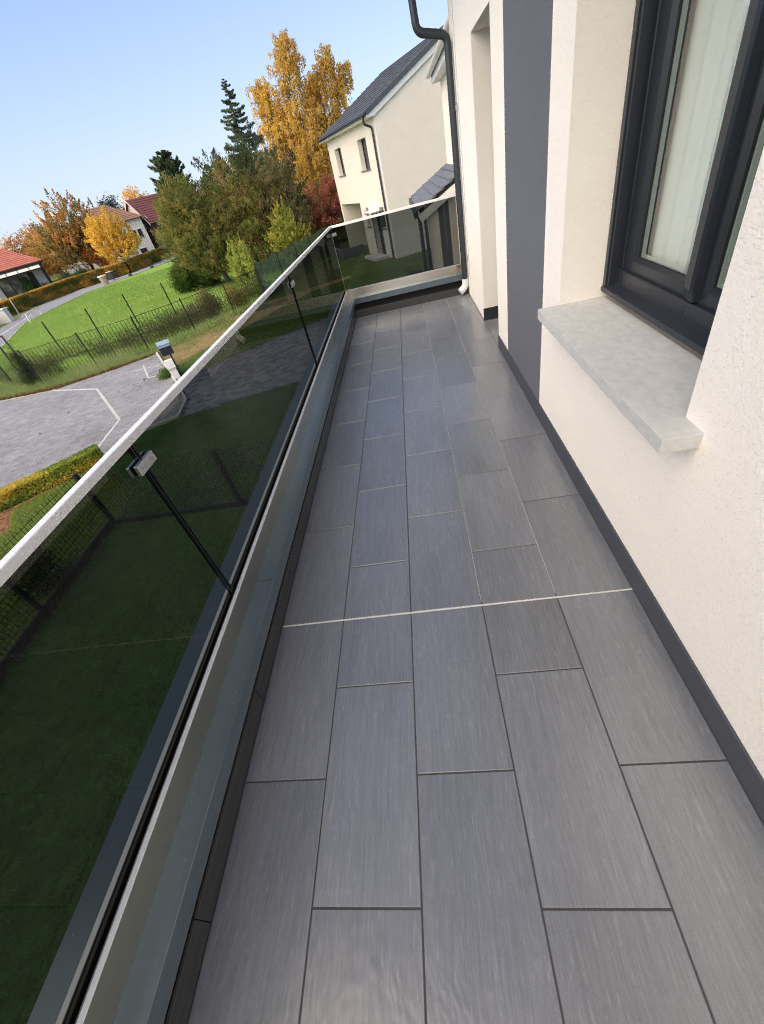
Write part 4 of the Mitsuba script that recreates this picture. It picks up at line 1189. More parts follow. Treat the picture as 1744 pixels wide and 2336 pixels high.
tag("clipped_hedge", "long clipped hedge turning orange along the road", "hedge")


def limb(p0, p1, r0, r1, rng, sag=0.0, k=6):
    t = np.linspace(0, 1, k)[:, None]
    p = np.array(p0) * (1 - t) + np.array(p1) * t
    L = np.linalg.norm(np.subtract(p1, p0))
    p += rng.normal(0, 0.035 * L, (k, 3)) * np.sin(np.pi * t)
    p[:, 2] += sag * L * np.sin(np.pi * t[:, 0])
    return tube(p, np.linspace(r0, r1, k), 6, False)


def tree(key, base, lobes, n, clumps, sigma, size, cols, seed, trunk_r=0.2, limbs=22, axis_up=0.0, spread=1.0, aspect=0.65, shell=0.6, mat="leaf", bark="bark", outw=0.0, stems=1, jit=0.16, spray=0.0):
    """Tree or shrub: tapered trunk, limbs that reach the leaf clumps, many small leaves."""
    rng = np.random.default_rng(seed)
    P, i, d, C = lobes_points(rng, lobes, n, clumps, sigma, shell)
    if spray:      # plumes: leaves along an outward and upward axis, thinning to a tip
        ax_ = np.array(d)
        ax_ = ax_ * 0.75 + [0, 0, 0.65] + rng.normal(0, 0.28, (clumps, 3))[i]
        ax_ /= np.linalg.norm(ax_, axis=1, keepdims=True)
        u = rng.random(len(P)) ** 0.8
        Ls = (spray * rng.uniform(0.6, 1.4, clumps))[i]
        P = C[i] + ax_ * (u * Ls)[:, None] + rng.normal(size=(len(P), 3)) * (sigma * (1.12 - u))[:, None]
        d = ax_
    keep = P[:, 2] > GZ + 0.05
    P, i, d = P[keep], i[keep], d[keep]
    col = palette(rng, cols, i, clumps, jit)
    ax = np.column_stack([d[:, 0] * outw, d[:, 1] * outw, d[:, 2] * outw + axis_up]) if (axis_up or outw) else None
    m, c = leaf_mesh(P, size, np.clip(col * 1.35, 0, 0.9), rng, axis=ax, spread=spread, aspect=aspect)
    v4 = np.asarray(m.vertices).reshape(-1, 4, 3)
    fn = unit(np.cross(v4[:, 1] - v4[:, 0], v4[:, 2] - v4[:, 0]))
    fn = fn * np.where((fn * d).sum(1, keepdims=True) < 0, -1, 1)
    off = unit(P - C[i])
    add_n(key + "__crown", m, np.repeat(unit(0.55 * unit(d) + 0.35 * off + 0.45 * fn + [0, 0, 0.15]), 4, axis=0), mat, c)
    base = np.array([base[0], base[1], GZ - 0.1])
    top = np.array(max((l for l in lobes), key=lambda l: l[0][2] + l[1][2] * 0.5)[0], float)
    ms = []
    for s in range(stems):
        b = base + (rng.normal(0, trunk_r * 1.6, 3) * [1, 1, 0] if stems > 1 else 0)
        e = top + (rng.normal(0, 0.5, 3) * [1, 1, 0.4] if stems > 1 else 0)
        t = np.linspace(0, 1, 9)[:, None]
        path = b * (1 - t) + e * t + rng.normal(0, 0.05, (9, 3)) * np.sin(np.pi * t)
        ms.append(tube(path, trunk_r * (1 - 0.8 * t[:, 0]) ** 1.0 * (1.0 if stems == 1 else 0.6), 9, False))
    for q in C[rng.choice(len(C), min(limbs, len(C)), replace=False)]:
        t = np.clip((q[2] - base[2]) / max(top[2] - base[2], 0.1) * 0.72, 0.06, 0.93)
        o = base * (1 - t) + top * t
        ms.append(limb(o, q, trunk_r * 0.42 * (1 - 0.6 * t), trunk_r * 0.07, rng, 0.05))
    add(key + "__trunk", cat(ms), bark)


def conifer(key, base, h, r, n, cols, seed, size=0.3, droop=0.25, whorls=22, tip=0.0, start=0.08, lean=(0, 0), power=0.9, mat="needle", perw=9, gap=0.0):
    """A conifer: straight trunk, whorls of boughs, each bough carrying flat sprays of needles."""
    rng = np.random.default_rng(seed)
    base = np.array([base[0], base[1], GZ - 0.1])
    top = base + [lean[0], lean[1], h + 0.1]
    ms = [tube(np.array([base * (1 - t) + top * t for t in np.linspace(0, 1, 8)]), np.linspace(0.035 * h * 0.55, 0.012, 8), 8, False)]
    P, D, I = [], [], []
    nb = whorls * perw
    for b in range(nb):
        t = start + (1 - start) * ((b + rng.random()) / nb) ** 0.95
        L = r * (1 - t) ** power * rng.uniform(0.65, 1.18) + 0.10
        a = rng.uniform(0, 2 * np.pi)
        o = base * (1 - t) + top * t
        k = max(4, int(L * 5))
        s = np.linspace(0, 1, k)
        dirv = np.array([math.cos(a), math.sin(a), 0])
        path = o + dirv * (L * s)[:, None]
        path[:, 2] += -droop * L * np.sin(s * np.pi * 0.62) + tip * L * s ** 2
        ms.append(tube(path, np.linspace(0.022 * L + 0.006, 0.004, k), 4, False))
        m_ = max(6, int(n * L / (nb * r * 0.52)))
        u = rng.random(m_) ** 0.65
        j = u * (k - 1)
        j0 = np.minimum(j.astype(int), k - 2)
        q = path[j0] * (1 - (j - j0))[:, None] + path[j0 + 1] * (j - j0)[:, None]
        side = np.array([-dirv[1], dirv[0], 0])
        lat = rng.normal(0, 1, m_) * 0.13 * L * (1.15 - u)
        q = q + side * lat[:, None] + rng.normal(0, 0.035 * L + 0.02, (m_, 3)) * [0.4, 0.4, 0.8]
        q[:, 2] -= np.abs(lat) * 0.25
        P.append(q)
        D.append(dirv * 0.8 + side * np.sign(lat)[:, None] * 0.6 + [0, 0, 0.15])
        I.append(np.full(m_, b))
    P, D, I = np.vstack(P), np.vstack(D), np.concatenate(I)
    col = palette(rng, cols, I, nb, 0.16)
    m, c = leaf_mesh(P, size, np.clip(col * 1.8, 0, 0.9), rng, axis=D, spread=0.45, aspect=0.34)
    v4 = np.asarray(m.vertices).reshape(-1, 4, 3)
    fn = unit(np.cross(v4[:, 1] - v4[:, 0], v4[:, 2] - v4[:, 0]))
    out = unit(P - np.column_stack([np.full(len(P), base[0]), np.full(len(P), base[1]), P[:, 2] - 0.3]))
    fn = fn * np.where((fn * out).sum(1, keepdims=True) < 0, -1, 1)
    add_n(key + "__crown", m, np.repeat(unit(0.5 * out + 0.5 * fn + [0, 0, 0.45]), 4, axis=0), mat, c)
    add(key + "__trunk", cat(ms), "bark")


def weeping_birch(key, base, stems, n_str, per, seed, cols):
    """Several rising stems; side boughs arch out and hang in strands of small leaves."""
    rng = np.random.default_rng(seed)
    base = np.array([base[0], base[1], GZ - 0.1])
    ms, P, I, D = [], [], [], []
    k = 0
    tot = sum(w for *_, w in stems)
    for (top, rad, w) in stems:
        top = np.array(top, float)
        t = np.linspace(0, 1, 12)[:, None]
        fork = base + [0, 0, 2.2] + (top - base) * [0.12, 0.12, 0]
        path = np.where(t < 0.18, base + (fork - base) * (t / 0.18), fork + (top - fork) * ((t - 0.18) / 0.82))
        path = path + rng.normal(0, 0.10, (12, 3)) * np.sin(np.pi * t)
        ms.append(tube(path, np.linspace(0.20, 0.025, 12), 8, False))
        for b in range(int(n_str * w / tot)):
            u = 0.20 + 0.80 * rng.random() ** 0.72
            j = u * 11
            j0 = min(int(j), 10)
            o = path[j0] + (path[j0 + 1] - path[j0]) * (j - j0)
            a = rng.uniform(0, 2 * np.pi)
            L = rad * (0.18 + 0.95 * (1 - u) ** 0.6) * rng.uniform(0.35, 1.15)
            rise = 0.55 * L * rng.uniform(0.4, 1.2)
            fall = rng.uniform(0.6, 2.6) * (0.45 + 0.75 * (1 - u))
            e = o + [math.cos(a) * L, math.sin(a) * L, rise]
            s = np.linspace(0, 1, 6)[:, None]
            arch = o + (e - o) * s + [0, 0, 1] * (0.12 * L * np.sin(np.pi * s))
            ms.append(tube(arch, np.linspace(0.035, 0.012, 6), 4, False))
            m_ = int(per * rng.uniform(0.6, 1.4))
            q = rng.random(m_)
            hang = q < 0.74
            dx = rng.normal(0, 0.10, (m_, 3)) * [1, 1, 0.5]
            pos = np.where(hang[:, None], e + [0, 0, -1] * (fall * rng.random(m_) ** 1.2)[:, None] + rng.normal(0, 0.05, 3) * 2, o + (e - o) * rng.uniform(0.35, 1, (m_, 1)) - [0, 0, 1] * (rng.random((m_, 1)) ** 2) * fall * 0.8)
            P.append(pos + dx)
            I.append(np.full(m_, k))
            k += 1
    P, I = np.vstack(P), np.concatenate(I)
    keep = P[:, 2] > GZ + 0.4
    P, I = P[keep], I[keep]
    col = palette(rng, cols, I, k, 0.16)
    m, c = leaf_mesh(P, 0.155, col, rng, axis=np.tile([0, 0, -1.0], (len(P), 1)), spread=0.75, aspect=0.6)
    v4 = np.asarray(m.vertices).reshape(-1, 4, 3)
    fn = unit(np.cross(v4[:, 1] - v4[:, 0], v4[:, 2] - v4[:, 0]))
    out = unit(P - [base[0] + 0.8, base[1], 4.0])
    fn = fn * np.where((fn * out).sum(1, keepdims=True) < 0, -1, 1)
    add_n(key + "__crown", m, np.repeat(unit(0.5 * out + 0.55 * fn + [0, 0, 0.2]), 4, axis=0), "leaf", c)
    add(key + "__trunk", cat(ms), "birch_bark")


GOLD = [(0.70, 0.48, 0.10), (0.80, 0.57, 0.15), (0.64, 0.43, 0.085), (0.76, 0.54, 0.18)]
OLIVE = [(0.135, 0.155, 0.042), (0.200, 0.195, 0.055), (0.095, 0.130, 0.038), (0.240, 0.200, 0.065)]
DARKG = [(0.060, 0.088, 0.046), (0.085, 0.110, 0.052), (0.070, 0.092, 0.050)]
weeping_birch("golden_birch", (-8.4, 53.2), [((-7.6, 53.3, 11.6), 3.0, 1.1), ((-4.1, 53.8, 10.2), 2.6, 0.9), ((-2.9, 54.0, 8.9), 2.3, 0.7), ((-10.9, 52.6, 9.3), 2.6, 0.9), ((-6.0, 54.3, 8.8), 2.8, 0.8), ((-9.6, 53.4, 7.0), 3.0, 0.8)], 1300, 62, 61, GOLD)
tag("golden_birch", "tall weeping birch in golden autumn leaf behind the cream house", "tree")
tree("yellow_tree", (-8.6, 60.0), [((-11.6, 58, 2.6), (3.0, 2.5, 3.2)), ((-7.0, 59.5, 1.6), (3.6, 2.5, 3.2)), ((-3.4, 59.5, 2.4), (2.2, 2.2, 3.6)), ((-9.0, 58, 0), (4.5, 2.5, 2.6))], 30000, 520, 0.40, 0.20, [(0.40, 0.27, 0.03), (0.50, 0.33, 0.04), (0.28, 0.22, 0.04)], 62, 0.22)
tag("yellow_tree", "dense yellow tree low behind the golden birch, beside the house corner", "tree")
conifer("cedar_tree", (-12.1, 45.2), 12.0, 3.2, 60000, [(0.105, 0.130, 0.085), (0.135, 0.16, 0.105), (0.085, 0.11, 0.07)], 63, 0.17, 0.16, 24, 0.16, 0.10, (0.4, 0.15), 0.72, perw=7, mat="leaf")
tag("cedar_tree", "tall blue green conifer with a thin bare leader above the other trees", "tree")
conifer("cypress_tree", (-17.6, 41.2), 8.7, 2.7, 70000, DARKG, 64, 0.18, -0.10, 24, 0.40, 0.08, (0.25, 0.1), 0.50, perw=10, mat="leaf")
tag("cypress_tree", "dark green conifer at the left end of the tree group", "tree")
tree("dark_conifer", (-9.4, 39.0), [((-9.5, 38.2, 3.2), (0.9, 1.0, 1.7)), ((-10.6, 38.4, 2.0), (1.6, 1.3, 2.2)), ((-12.6, 38.0, 3.1), (0.9, 1.0, 1.3)), ((-9.0, 38.4, 0.8), (2.2, 1.6, 2.6)), ((-12.2, 38.3, 0.8), (2.2, 1.6, 2.6))], 42000, 620, 0.22, 0.15, DARKG + [(0.065, 0.066, 0.026)], 65, 0.2, 26, 0.75, 0.5, 0.40, 0.75, "leaf", outw=0.6, spray=0.75)
tag("dark_conifer", "dark bushy conifer with upright tips in front of the cedar", "tree")
tree("olive_tree", (-13.4, 34.6), [((-14.2, 34.0, 1.9), (1.7, 1.5, 1.7)), ((-15.2, 33.8, 0.5), (1.5, 1.4, 1.9)), ((-12.8, 34.3, 1.0), (1.9, 1.6, 1.9)), ((-14.0, 33.6, -0.7), (2.2, 1.7, 1.6))], 46000, 700, 0.22, 0.135, OLIVE, 66, 0.2, 26, 0.45, 0.6, 0.42, 0.75, "leaf", outw=0.7, spray=0.55)
tag("olive_tree", "olive green bushy tree with bronze tips at the left of the dense group", "tree")
tree("bronze_tree", (-10.9, 35.0), [((-10.8, 35.2, 1.8), (1.7, 1.5, 1.8)), ((-11.6, 34.8, 0.4), (2.0, 1.6, 1.9)), ((-9.8, 35.2, 0.3), (1.8, 1.6, 1.9)), ((-10.8, 34.6, -1.1), (2.4, 1.7, 1.7))], 46000, 700, 0.22, 0.135, OLIVE + [(0.27, 0.17, 0.08), (0.21, 0.165, 0.055)], 67, 0.2, 26, 0.45, 0.6, 0.42, 0.75, "leaf", outw=0.7, spray=0.55)
tag("bronze_tree", "bronze and olive bushy tree in the middle of the dense group", "tree")
tree("brown_conifer", (-8.1, 36.4), [((-8.1, 36.8, 2.0), (1.2, 1.2, 1.6)), ((-8.4, 36.6, 0.6), (1.6, 1.4, 1.8)), ((-7.5, 36.2, -0.1), (1.2, 1.2, 1.6)), ((-7.9, 35.8, -1.4), (1.8, 1.4, 1.6))], 36000, 560, 0.21, 0.135, [(0.17, 0.15, 0.065), (0.13, 0.135, 0.05), (0.21, 0.165, 0.08), (0.09, 0.105, 0.042)], 68, 0.2, 24, 0.5, 0.6, 0.42, 0.75, "leaf", outw=0.7, spray=0.55)
tag("brown_conifer", "brownish green conifer at the right of the dense group, next to the red shrub", "tree")
tree("round_bush", (-16.2, 35.4), [((-16.2, 35.0, -1.7), (1.45, 1.3, 1.05)), ((-15.3, 35.3, -2.1), (1.1, 1.1, 0.9)), ((-17.0, 34.9, -2.1), (0.9, 0.9, 0.85))], 26000, 420, 0.16, 0.11, [(0.040, 0.078, 0.018), (0.060, 0.10, 0.024), (0.080, 0.12, 0.03)], 69, 0.1, 14, 0.3, 0.8, 0.5)
tag("round_bush", "round dark green bush standing on the edge of the field", "bush")
tree("yellow_green_shrub", (-7.4, 32.9), [((-7.5, 33.0, -0.4), (0.65, 0.6, 1.2)), ((-7.0, 32.9, -1.3), (0.9, 0.8, 1.0)), ((-8.0, 32.6, -1.4), (0.7, 0.7, 0.9))], 10000, 220, 0.10, 0.10, [(0.26, 0.27, 0.05), (0.36, 0.35, 0.07), (0.17, 0.20, 0.045)], 70, 0.08, 12, 0.5, 0.8, 0.5, outw=0.5, spray=0.5)
tag("yellow_green_shrub", "yellow green shrub between the dense trees and the green netting", "shrub")
lb = []
rng = np.random.default_rng(3)
for i in range(15):
    a, rr = rng.uniform(0, 2 * np.pi), rng.uniform(0.05, 1.0)
    lb.append(((-9.35 + 1.15 * rr * math.cos(a), 27.4 + 0.8 * rr * math.sin(a), -1.55 - 0.45 * rr + rng.uniform(-0.35, 0.45)), (0.13, 0.13, 1.35 - 0.45 * rr)))
tree("light_green_shrub", (-9.35, 27.4), lb, 15000, 420, 0.075, 0.085, [(0.26, 0.31, 0.055), (0.36, 0.40, 0.085), (0.19, 0.23, 0.045), (0.40, 0.42, 0.11)], 71, 0.10, 40, 0.7, 0.8, 0.55, 0.9, outw=0.5, stems=6, spray=0.42)
tag("light_green_shrub", "light green upright feathery shrub behind the far end of the fence", "shrub")
tree("red_shrub", (-5.9, 42.4), [((-6.2, 42.0, -0.2), (1.8, 1.5, 1.55)), ((-4.9, 42.4, 0.1), (1.3, 1.3, 1.5)), ((-7.3, 41.6, -0.8), (1.2, 1.2, 1.4)), ((-5.6, 41.8, -1.4), (2.2, 1.5, 1.2))], 38000, 620, 0.20, 0.125, [(0.29, 0.085, 0.065), (0.38, 0.13, 0.10), (0.22, 0.075, 0.05), (0.24, 0.14, 0.065), (0.20, 0.16, 0.06)], 72, 0.14, 20, 0.4, 0.8, 0.55, outw=0.5, spray=0.45)
tag("red_shrub", "red leaved shrub beside the corner of the neighbouring cream house", "shrub")
tree("sapling", (-17.86, 17.4), [((-17.75, 17.45, -2.15), (0.28, 0.28, 0.6)), ((-17.8, 17.4, -2.6), (0.42, 0.4, 0.35)), ((-17.7, 17.5, -1.5), (0.12, 0.12, 0.5))], 3600, 130, 0.10, 0.062, [(0.030, 0.05, 0.02), (0.05, 0.07, 0.03), (0.09, 0.10, 0.05)], 73, 0.05, 16, 0.3, 0.8, 0.55)
add("sapling__support_stake", cat([post(-18.05, 17.35, 2.35, 0.055, (0.05, 0.02)), post(-17.6, 17.5, 2.3, 0.05, (-0.08, 0.0)), tube([[-18.0, 17.37, -0.72], [-17.68, 17.5, -0.74]], 0.03, 6)]), "bark")
tag("sapling", "young tree tied between two dark stakes at the bend of the boundary fence", "tree")
for i, (x, y, r_) in enumerate(((-9.6, 24.6, 0.45), (-10.8, 23.6, 0.4), (-8.5, 25.7, 0.55), (-11.6, 25.2, 0.5))):
    k_ = nkey("scrub_bush")
    tree(k_, (x, y), [((x, y, -2.35), (r_, r_, 0.6)), ((x + 0.3, y + 0.1, -2.6), (r_, r_, 0.35))], 3800, 150, 0.11, 0.07, [[(0.30, 0.21, 0.06), (0.20, 0.2, 0.05)], [(0.13, 0.11, 0.05), (0.10, 0.12, 0.04)], [(0.10, 0.15, 0.045), (0.16, 0.20, 0.06)], [(0.25, 0.22, 0.09), (0.13, 0.14, 0.05)]][i], 80 + i, 0.04, 8, 0.6, 0.8, 0.4)
    tag(k_, ["yellowing scrub bush at the foot of the light green shrub", "brown scrub bush among the weeds left of the light green shrub", "green scrub bush right of the light green shrub, by the netting", "straw coloured scrub bush in front of the round dark bush"][i], "bush")
tree("mailbox_plant", (-9.35, 14.3), [((-9.3, 14.25, GZ + 0.12), (0.22, 0.35, 0.2))], 1500, 70, 0.06, 0.07, [(0.07, 0.14, 0.03), (0.12, 0.2, 0.05)], 90, 0.015, 6, 0.5, 0.8, 0.5)
tag("mailbox_plant", "small green plant at the foot of the low cream wall", "plant")
tree("cone_shrub", (1.75, 12.0), [((1.75, 12.0, GZ + 0.5), (0.3, 0.3, 0.5)), ((1.75, 12.0, GZ + 0.9), (0.16, 0.16, 0.4))], 5000, 160, 0.06, 0.06, [(0.025, 0.05, 0.02), (0.04, 0.07, 0.03)], 91, 0.03, 8, 0.6, 0.7, 0.5)
tag("cone_shrub", "small dark conical shrub against the porch wall, behind the glass", "shrub")
for i, (x, y) in enumerate(((-7.0, 1.0), (-6.75, 3.6), (-7.1, -0.9))):
    k_ = nkey("rose_bush")
    tree(k_, (x, y), [((x, y, GZ + 0.45), (0.38, 0.42, 0.42))], 1500, 80, 0.08, 0.075, [(0.04, 0.07, 0.02), (0.09, 0.13, 0.03), (0.16, 0.15, 0.05)], 95 + i, 0.025, 12, 0.4, 0.9, 0.6)
    tag(k_, ["sparse dark bush behind the mesh fence, middle one of three", "sparse dark bush behind the mesh fence, farthest of three", "sparse dark bush behind the mesh fence, nearest of three"][i], "bush", "bushes outside the mesh fence")

# ------------------------------------------------------------------ across the road: trees
tree("orange_tree", (-51.2, 76.2), [((-50.6, 75.6, 4.4), (2.9, 2.8, 3.3)), ((-53.2, 73.8, 2.4), (3.0, 2.6, 3.2)), ((-48.8, 77.0, 2.6), (2.2, 2.2, 3.2)), ((-51.6, 75.0, 1.6), (3.8, 2.6, 2.6))], 36000, 520, 0.26, 0.23, [(0.36, 0.25, 0.095), (0.46, 0.28, 0.10), (0.25, 0.22, 0.085), (0.20, 0.21, 0.075), (0.56, 0.30, 0.09)], 101, 0.3, 90, axis_up=0.4, outw=0.5, shell=0.8, spray=1.5)
tag("orange_tree", "large orange brown tree across the road behind the hedge", "tree")
tree("golden_tree", (-42.4, 71.6), [((-42.2, 71.4, 2.4), (1.7, 1.6, 2.3)), ((-43.4, 70.6, 1.4), (1.6, 1.5, 2.6)), ((-40.8, 72.2, 0.9), (1.7, 1.5, 2.0)), ((-42.2, 71.2, 0.0), (2.5, 1.6, 1.8))], 26000, 420, 0.20, 0.19, [(0.66, 0.42, 0.07), (0.76, 0.50, 0.10), (0.52, 0.38, 0.08)], 102, 0.18, 40, axis_up=0.4, outw=0.5, spray=0.95)
tag("golden_tree", "golden yellow small tree right of the large orange tree, at the roadside hedge", "tree")
tree("rust_tree", (-49.0, 76.0), [((-48.9, 76.0, -0.3), (1.7, 1.4, 1.4)), ((-50.0, 75.3, 0.4), (1.3, 1.2, 1.3))], 9000, 220, 0.28, 0.17, [(0.46, 0.18, 0.07), (0.36, 0.14, 0.06), (0.50, 0.24, 0.08)], 103, 0.10, 16)
tag("rust_tree", "small rust red tree under the large orange tree", "tree")
far = [("far_tree", (-80.6, 100.6), 9.2, 3.2, [(0.34, 0.17, 0.07), (0.27, 0.16, 0.06)], "far orange tree, second from the left edge above the red roof"), ("far_tree", (-77.2, 103.2), 9.8, 3.0, [(0.30, 0.18, 0.08), (0.36, 0.2, 0.07)], "far light brown tree left of the large orange tree"),
       ("far_tree", (-85.5, 97.0), 8.6, 3.0, [(0.14, 0.12, 0.05), (0.2, 0.15, 0.06)], "far dull brown tree at the left edge above the red roof"), ("far_tree", (-58.6, 115.2), 12.2, 2.8, [(0.52, 0.27, 0.04), (0.44, 0.23, 0.04)], "far golden tree between the two brown roofed houses"), ("far_tree", (-61.0, 108.0), 12.0, 2.2, [(0.050, 0.075, 0.06), (0.06, 0.085, 0.065)], "far blue green tree left of the far golden tree"),
       ("far_tree", (-59.8, 112.0), 9.0, 3.0, [(0.46, 0.32, 0.05), (0.38, 0.28, 0.05)], "far yellow bush below the far golden tree"), ("far_tree", (-71.0, 95.4), 10.0, 3.0, [(0.32, 0.18, 0.06), (0.24, 0.15, 0.05)], "far brown tree just behind the left side of the large orange tree")]
for i, (nm, (x, y), h, r_, cols_, lab) in enumerate(far):
    k_ = nkey(nm)
    tree(k_, (x, y), [((x, y, GZ + h * 0.66), (r_, r_, h * 0.34)), ((x + 0.5 * r_, y, GZ + h * 0.45), (r_ * 0.9, r_ * 0.9, h * 0.3)), ((x - 0.55 * r_, y, GZ + h * 0.4), (r_ * 0.9, r_ * 0.9, h * 0.3))], 9000, 190, 0.5, 0.34, [tuple(np.array(q) * 1.35) for q in cols_], 110 + i, 0.2, 14)
    tag(k_, lab, "tree")
conifer("thin_spruce", (-71.3, 119.1), 12.9, 1.2, 2600, DARKG, 120, 0.4, 0.1, 12)
tag("thin_spruce", "thin pointed spruce far behind the large orange tree", "tree")
tree("grey_shrub", (-47.9, 63.0 + 3), [((-48.4, 65.4, -1.6), (1.2, 1.0, 0.9)), ((-47.2, 67, -1.7), (1.0, 1.0, 0.8))], 6000, 120, 0.22, 0.14, [(0.06, 0.075, 0.04), (0.08, 0.10, 0.055)], 121, 0.06, 8)
tag("grey_shrub", "dark grey green shrub showing over the hedge right of the red roofed house", "shrub")
tree("bare_shrub", (-38.2, 80.5), [((-38.2, 80.0, -1.2), (1.9, 1.6, 1.9)), ((-36.2, 79.0, -1.4), (1.6, 1.4, 1.7))], 6000, 200, 0.3, 0.14, [(0.22, 0.20, 0.16), (0.16, 0.15, 0.10), (0.2, 0.2, 0.12)], 122, 0.1, 60)
tag("bare_shrub", "grey half bare shrub at the right end of the roadside hedge", "shrub")
rng = np.random.default_rng(130)
P, I = [], []
for i in range(150):
    a = rng.uniform(-66, -2)
    dd = rng.uniform(190, 260)
    h = rng.uniform(5, 9.5)
    c0 = np.array([CAM_C[0] + math.sin(math.radians(a)) * dd, CAM_C[1] + math.cos(math.radians(a)) * dd, GZ + h * 0.5])
    q = rng.normal(size=(420, 3))
    q /= np.linalg.norm(q, axis=1, keepdims=True)
    P.append(c0 + q * [h * 0.6, h * 0.6, h * 0.5] * rng.uniform(0.8, 1.1, (420, 1)))
    I.append(np.full(420, i))
P, I = np.vstack(P), np.concatenate(I)
m, c = leaf_mesh(P, 0.9, palette(rng, [(0.20, 0.15, 0.09), (0.13, 0.13, 0.08), (0.27, 0.17, 0.09), (0.10, 0.12, 0.08)], I, 150, 0.12), rng, aspect=0.8)
add("far_wood", m, "leaf", color=c)
tag("far_wood", "distant wood along the horizon", "wood", kind="stuff")


# ------------------------------------------------------------------ across the road: houses
def roof_plane(a, b, c, d, courses, th):
    """Stepped tile courses on the quad a-b (eave) to d-c (ridge)."""
    a, b, c, d = (np.array(q, float) for q in (a, b, c, d))
    n = np.cross(b - a, d - a)
    n /= np.linalg.norm(n)
    n = n if n[2] > 0 else -n
    ms = []
    for i in range(courses):
        t0, t1 = i / courses, min(1.0, (i + 1) / courses + 0.25 / courses)
        p, q, r, s = a + (d - a) * t0, b + (c - b) * t0, b + (c - b) * t1, a + (d - a) * t1
        ms.append(hull([p, q, r, s, p + n * th, q + n * th, r + n * th * 0.3, s + n * th * 0.3]))
    return cat(ms)


tag("red_roof_house", "low house with bright red tiled roof, pergola and glazed terrace behind the hedge", "house")
E0, E1 = np.array([-53.0, 68.8]), np.array([-63.0, 60.6])      # eave line, right end to left end
ue = (E1 - E0) / np.linalg.norm(E1 - E0)
ne = np.array([-ue[1], ue[0]])
ne = ne if ne @ (CAM_C[:2] - E0) > 0 else -ne
e3 = lambda s, o, z: [*(E0 + ue * s + ne * o), z]
add("red_roof_house__roof", roof_plane(e3(0, 0, 1.30), e3(14, 0, 1.25), e3(11, -6.5, 4.9), e3(5.6, -6.5, 4.9), 17, 0.09), "roof_red")
add("red_roof_house__roof_001", cat([roof_plane(e3(0, -13, 1.3), e3(0, 0, 1.3), e3(5.6, -6.4, 4.9), e3(5.6, -6.6, 4.9), 12, 0.09)]), "roof_red")
add("red_roof_house__gutter", frame_mesh(box(-0.05, 14, 1.02, 1.26, 0.0, 0.12), [*E0, 0], [*ue, 0], [0, 0, 1], [*ne, 0]), "dark_metal")
hw = lambda s0, s1, z0, z1, o0, o1: frame_mesh(box(s0, s1, z0, z1, o0, o1), [*E0, 0], [*ue, 0], [0, 0, 1], [*ne, 0])
add("red_roof_house__wall", cat([hw(0.6, 2.7, GZ, 1.15, -1.0, -0.7), hw(7.0, 14, GZ, 1.15, -1.0, -0.7), hw(2.7, 7.0, 0.35, 1.15, -1.0, -0.7), hw(0.6, 0.9, GZ, 1.15, -9, -1.0), hw(2.7, 7, GZ, 0.35, -4.2, -4.0)]), "plaster_white")
add("red_roof_house__wall_cladding", cat([hw(2.1, 2.75, GZ, 0.9, -0.699, -0.62), hw(0.45, 0.75, GZ, 1.1, -0.69, 0.0)]), "bin_dark")
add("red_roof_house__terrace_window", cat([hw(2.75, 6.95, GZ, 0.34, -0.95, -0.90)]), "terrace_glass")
for s in (2.75, 4.1, 5.5, 6.85):
    add(nkey("red_roof_house__terrace_window__frame"), hw(s, s + 0.12, GZ, 0.34, -0.899, -0.80), "dark_metal")
for s in np.arange(0.8, 9.5, 1.5):
    add(nkey("red_roof_house__pergola_panel"), frame_mesh(hull([[s, 0.98, -0.6], [s + 1.42, 0.98, -0.6], [s, 0.55, 1.7], [s + 1.42, 0.55, 1.7], [s, 1.02, -0.6], [s + 1.42, 1.02, -0.6], [s, 0.59, 1.7], [s + 1.42, 0.59, 1.7]]), [*E0, 0], [*ue, 0], [0, 0, 1], [*ne, 0]), "pergola_cover")
    add(nkey("red_roof_house__pergola_bar"), frame_mesh(hull([[s + 1.42, 0.97, -0.6], [s + 1.50, 0.97, -0.6], [s + 1.42, 0.54, 1.7], [s + 1.5, 0.54, 1.7], [s + 1.42, 1.05, -0.6], [s + 1.50, 1.05, -0.6], [s + 1.42, 0.62, 1.7], [s + 1.5, 0.62, 1.7]]), [*E0, 0], [*ue, 0], [0, 0, 1], [*ne, 0]), "dark_metal")
add("red_roof_house__pergola_beam", hw(0.7, 10, 0.38, 0.54, 1.66, 1.8), "dark_metal")
for s in (0.75, 5.4, 8.2):
    add(nkey("red_roof_house__pergola_post"), hw(s, s + 0.14, GZ, 0.38, 1.66, 1.79), "dark_metal")
add("red_roof_house__terrace_wall", hw(7.6, 14, GZ, -0.9, 1.9, 2.1), "plaster_white")


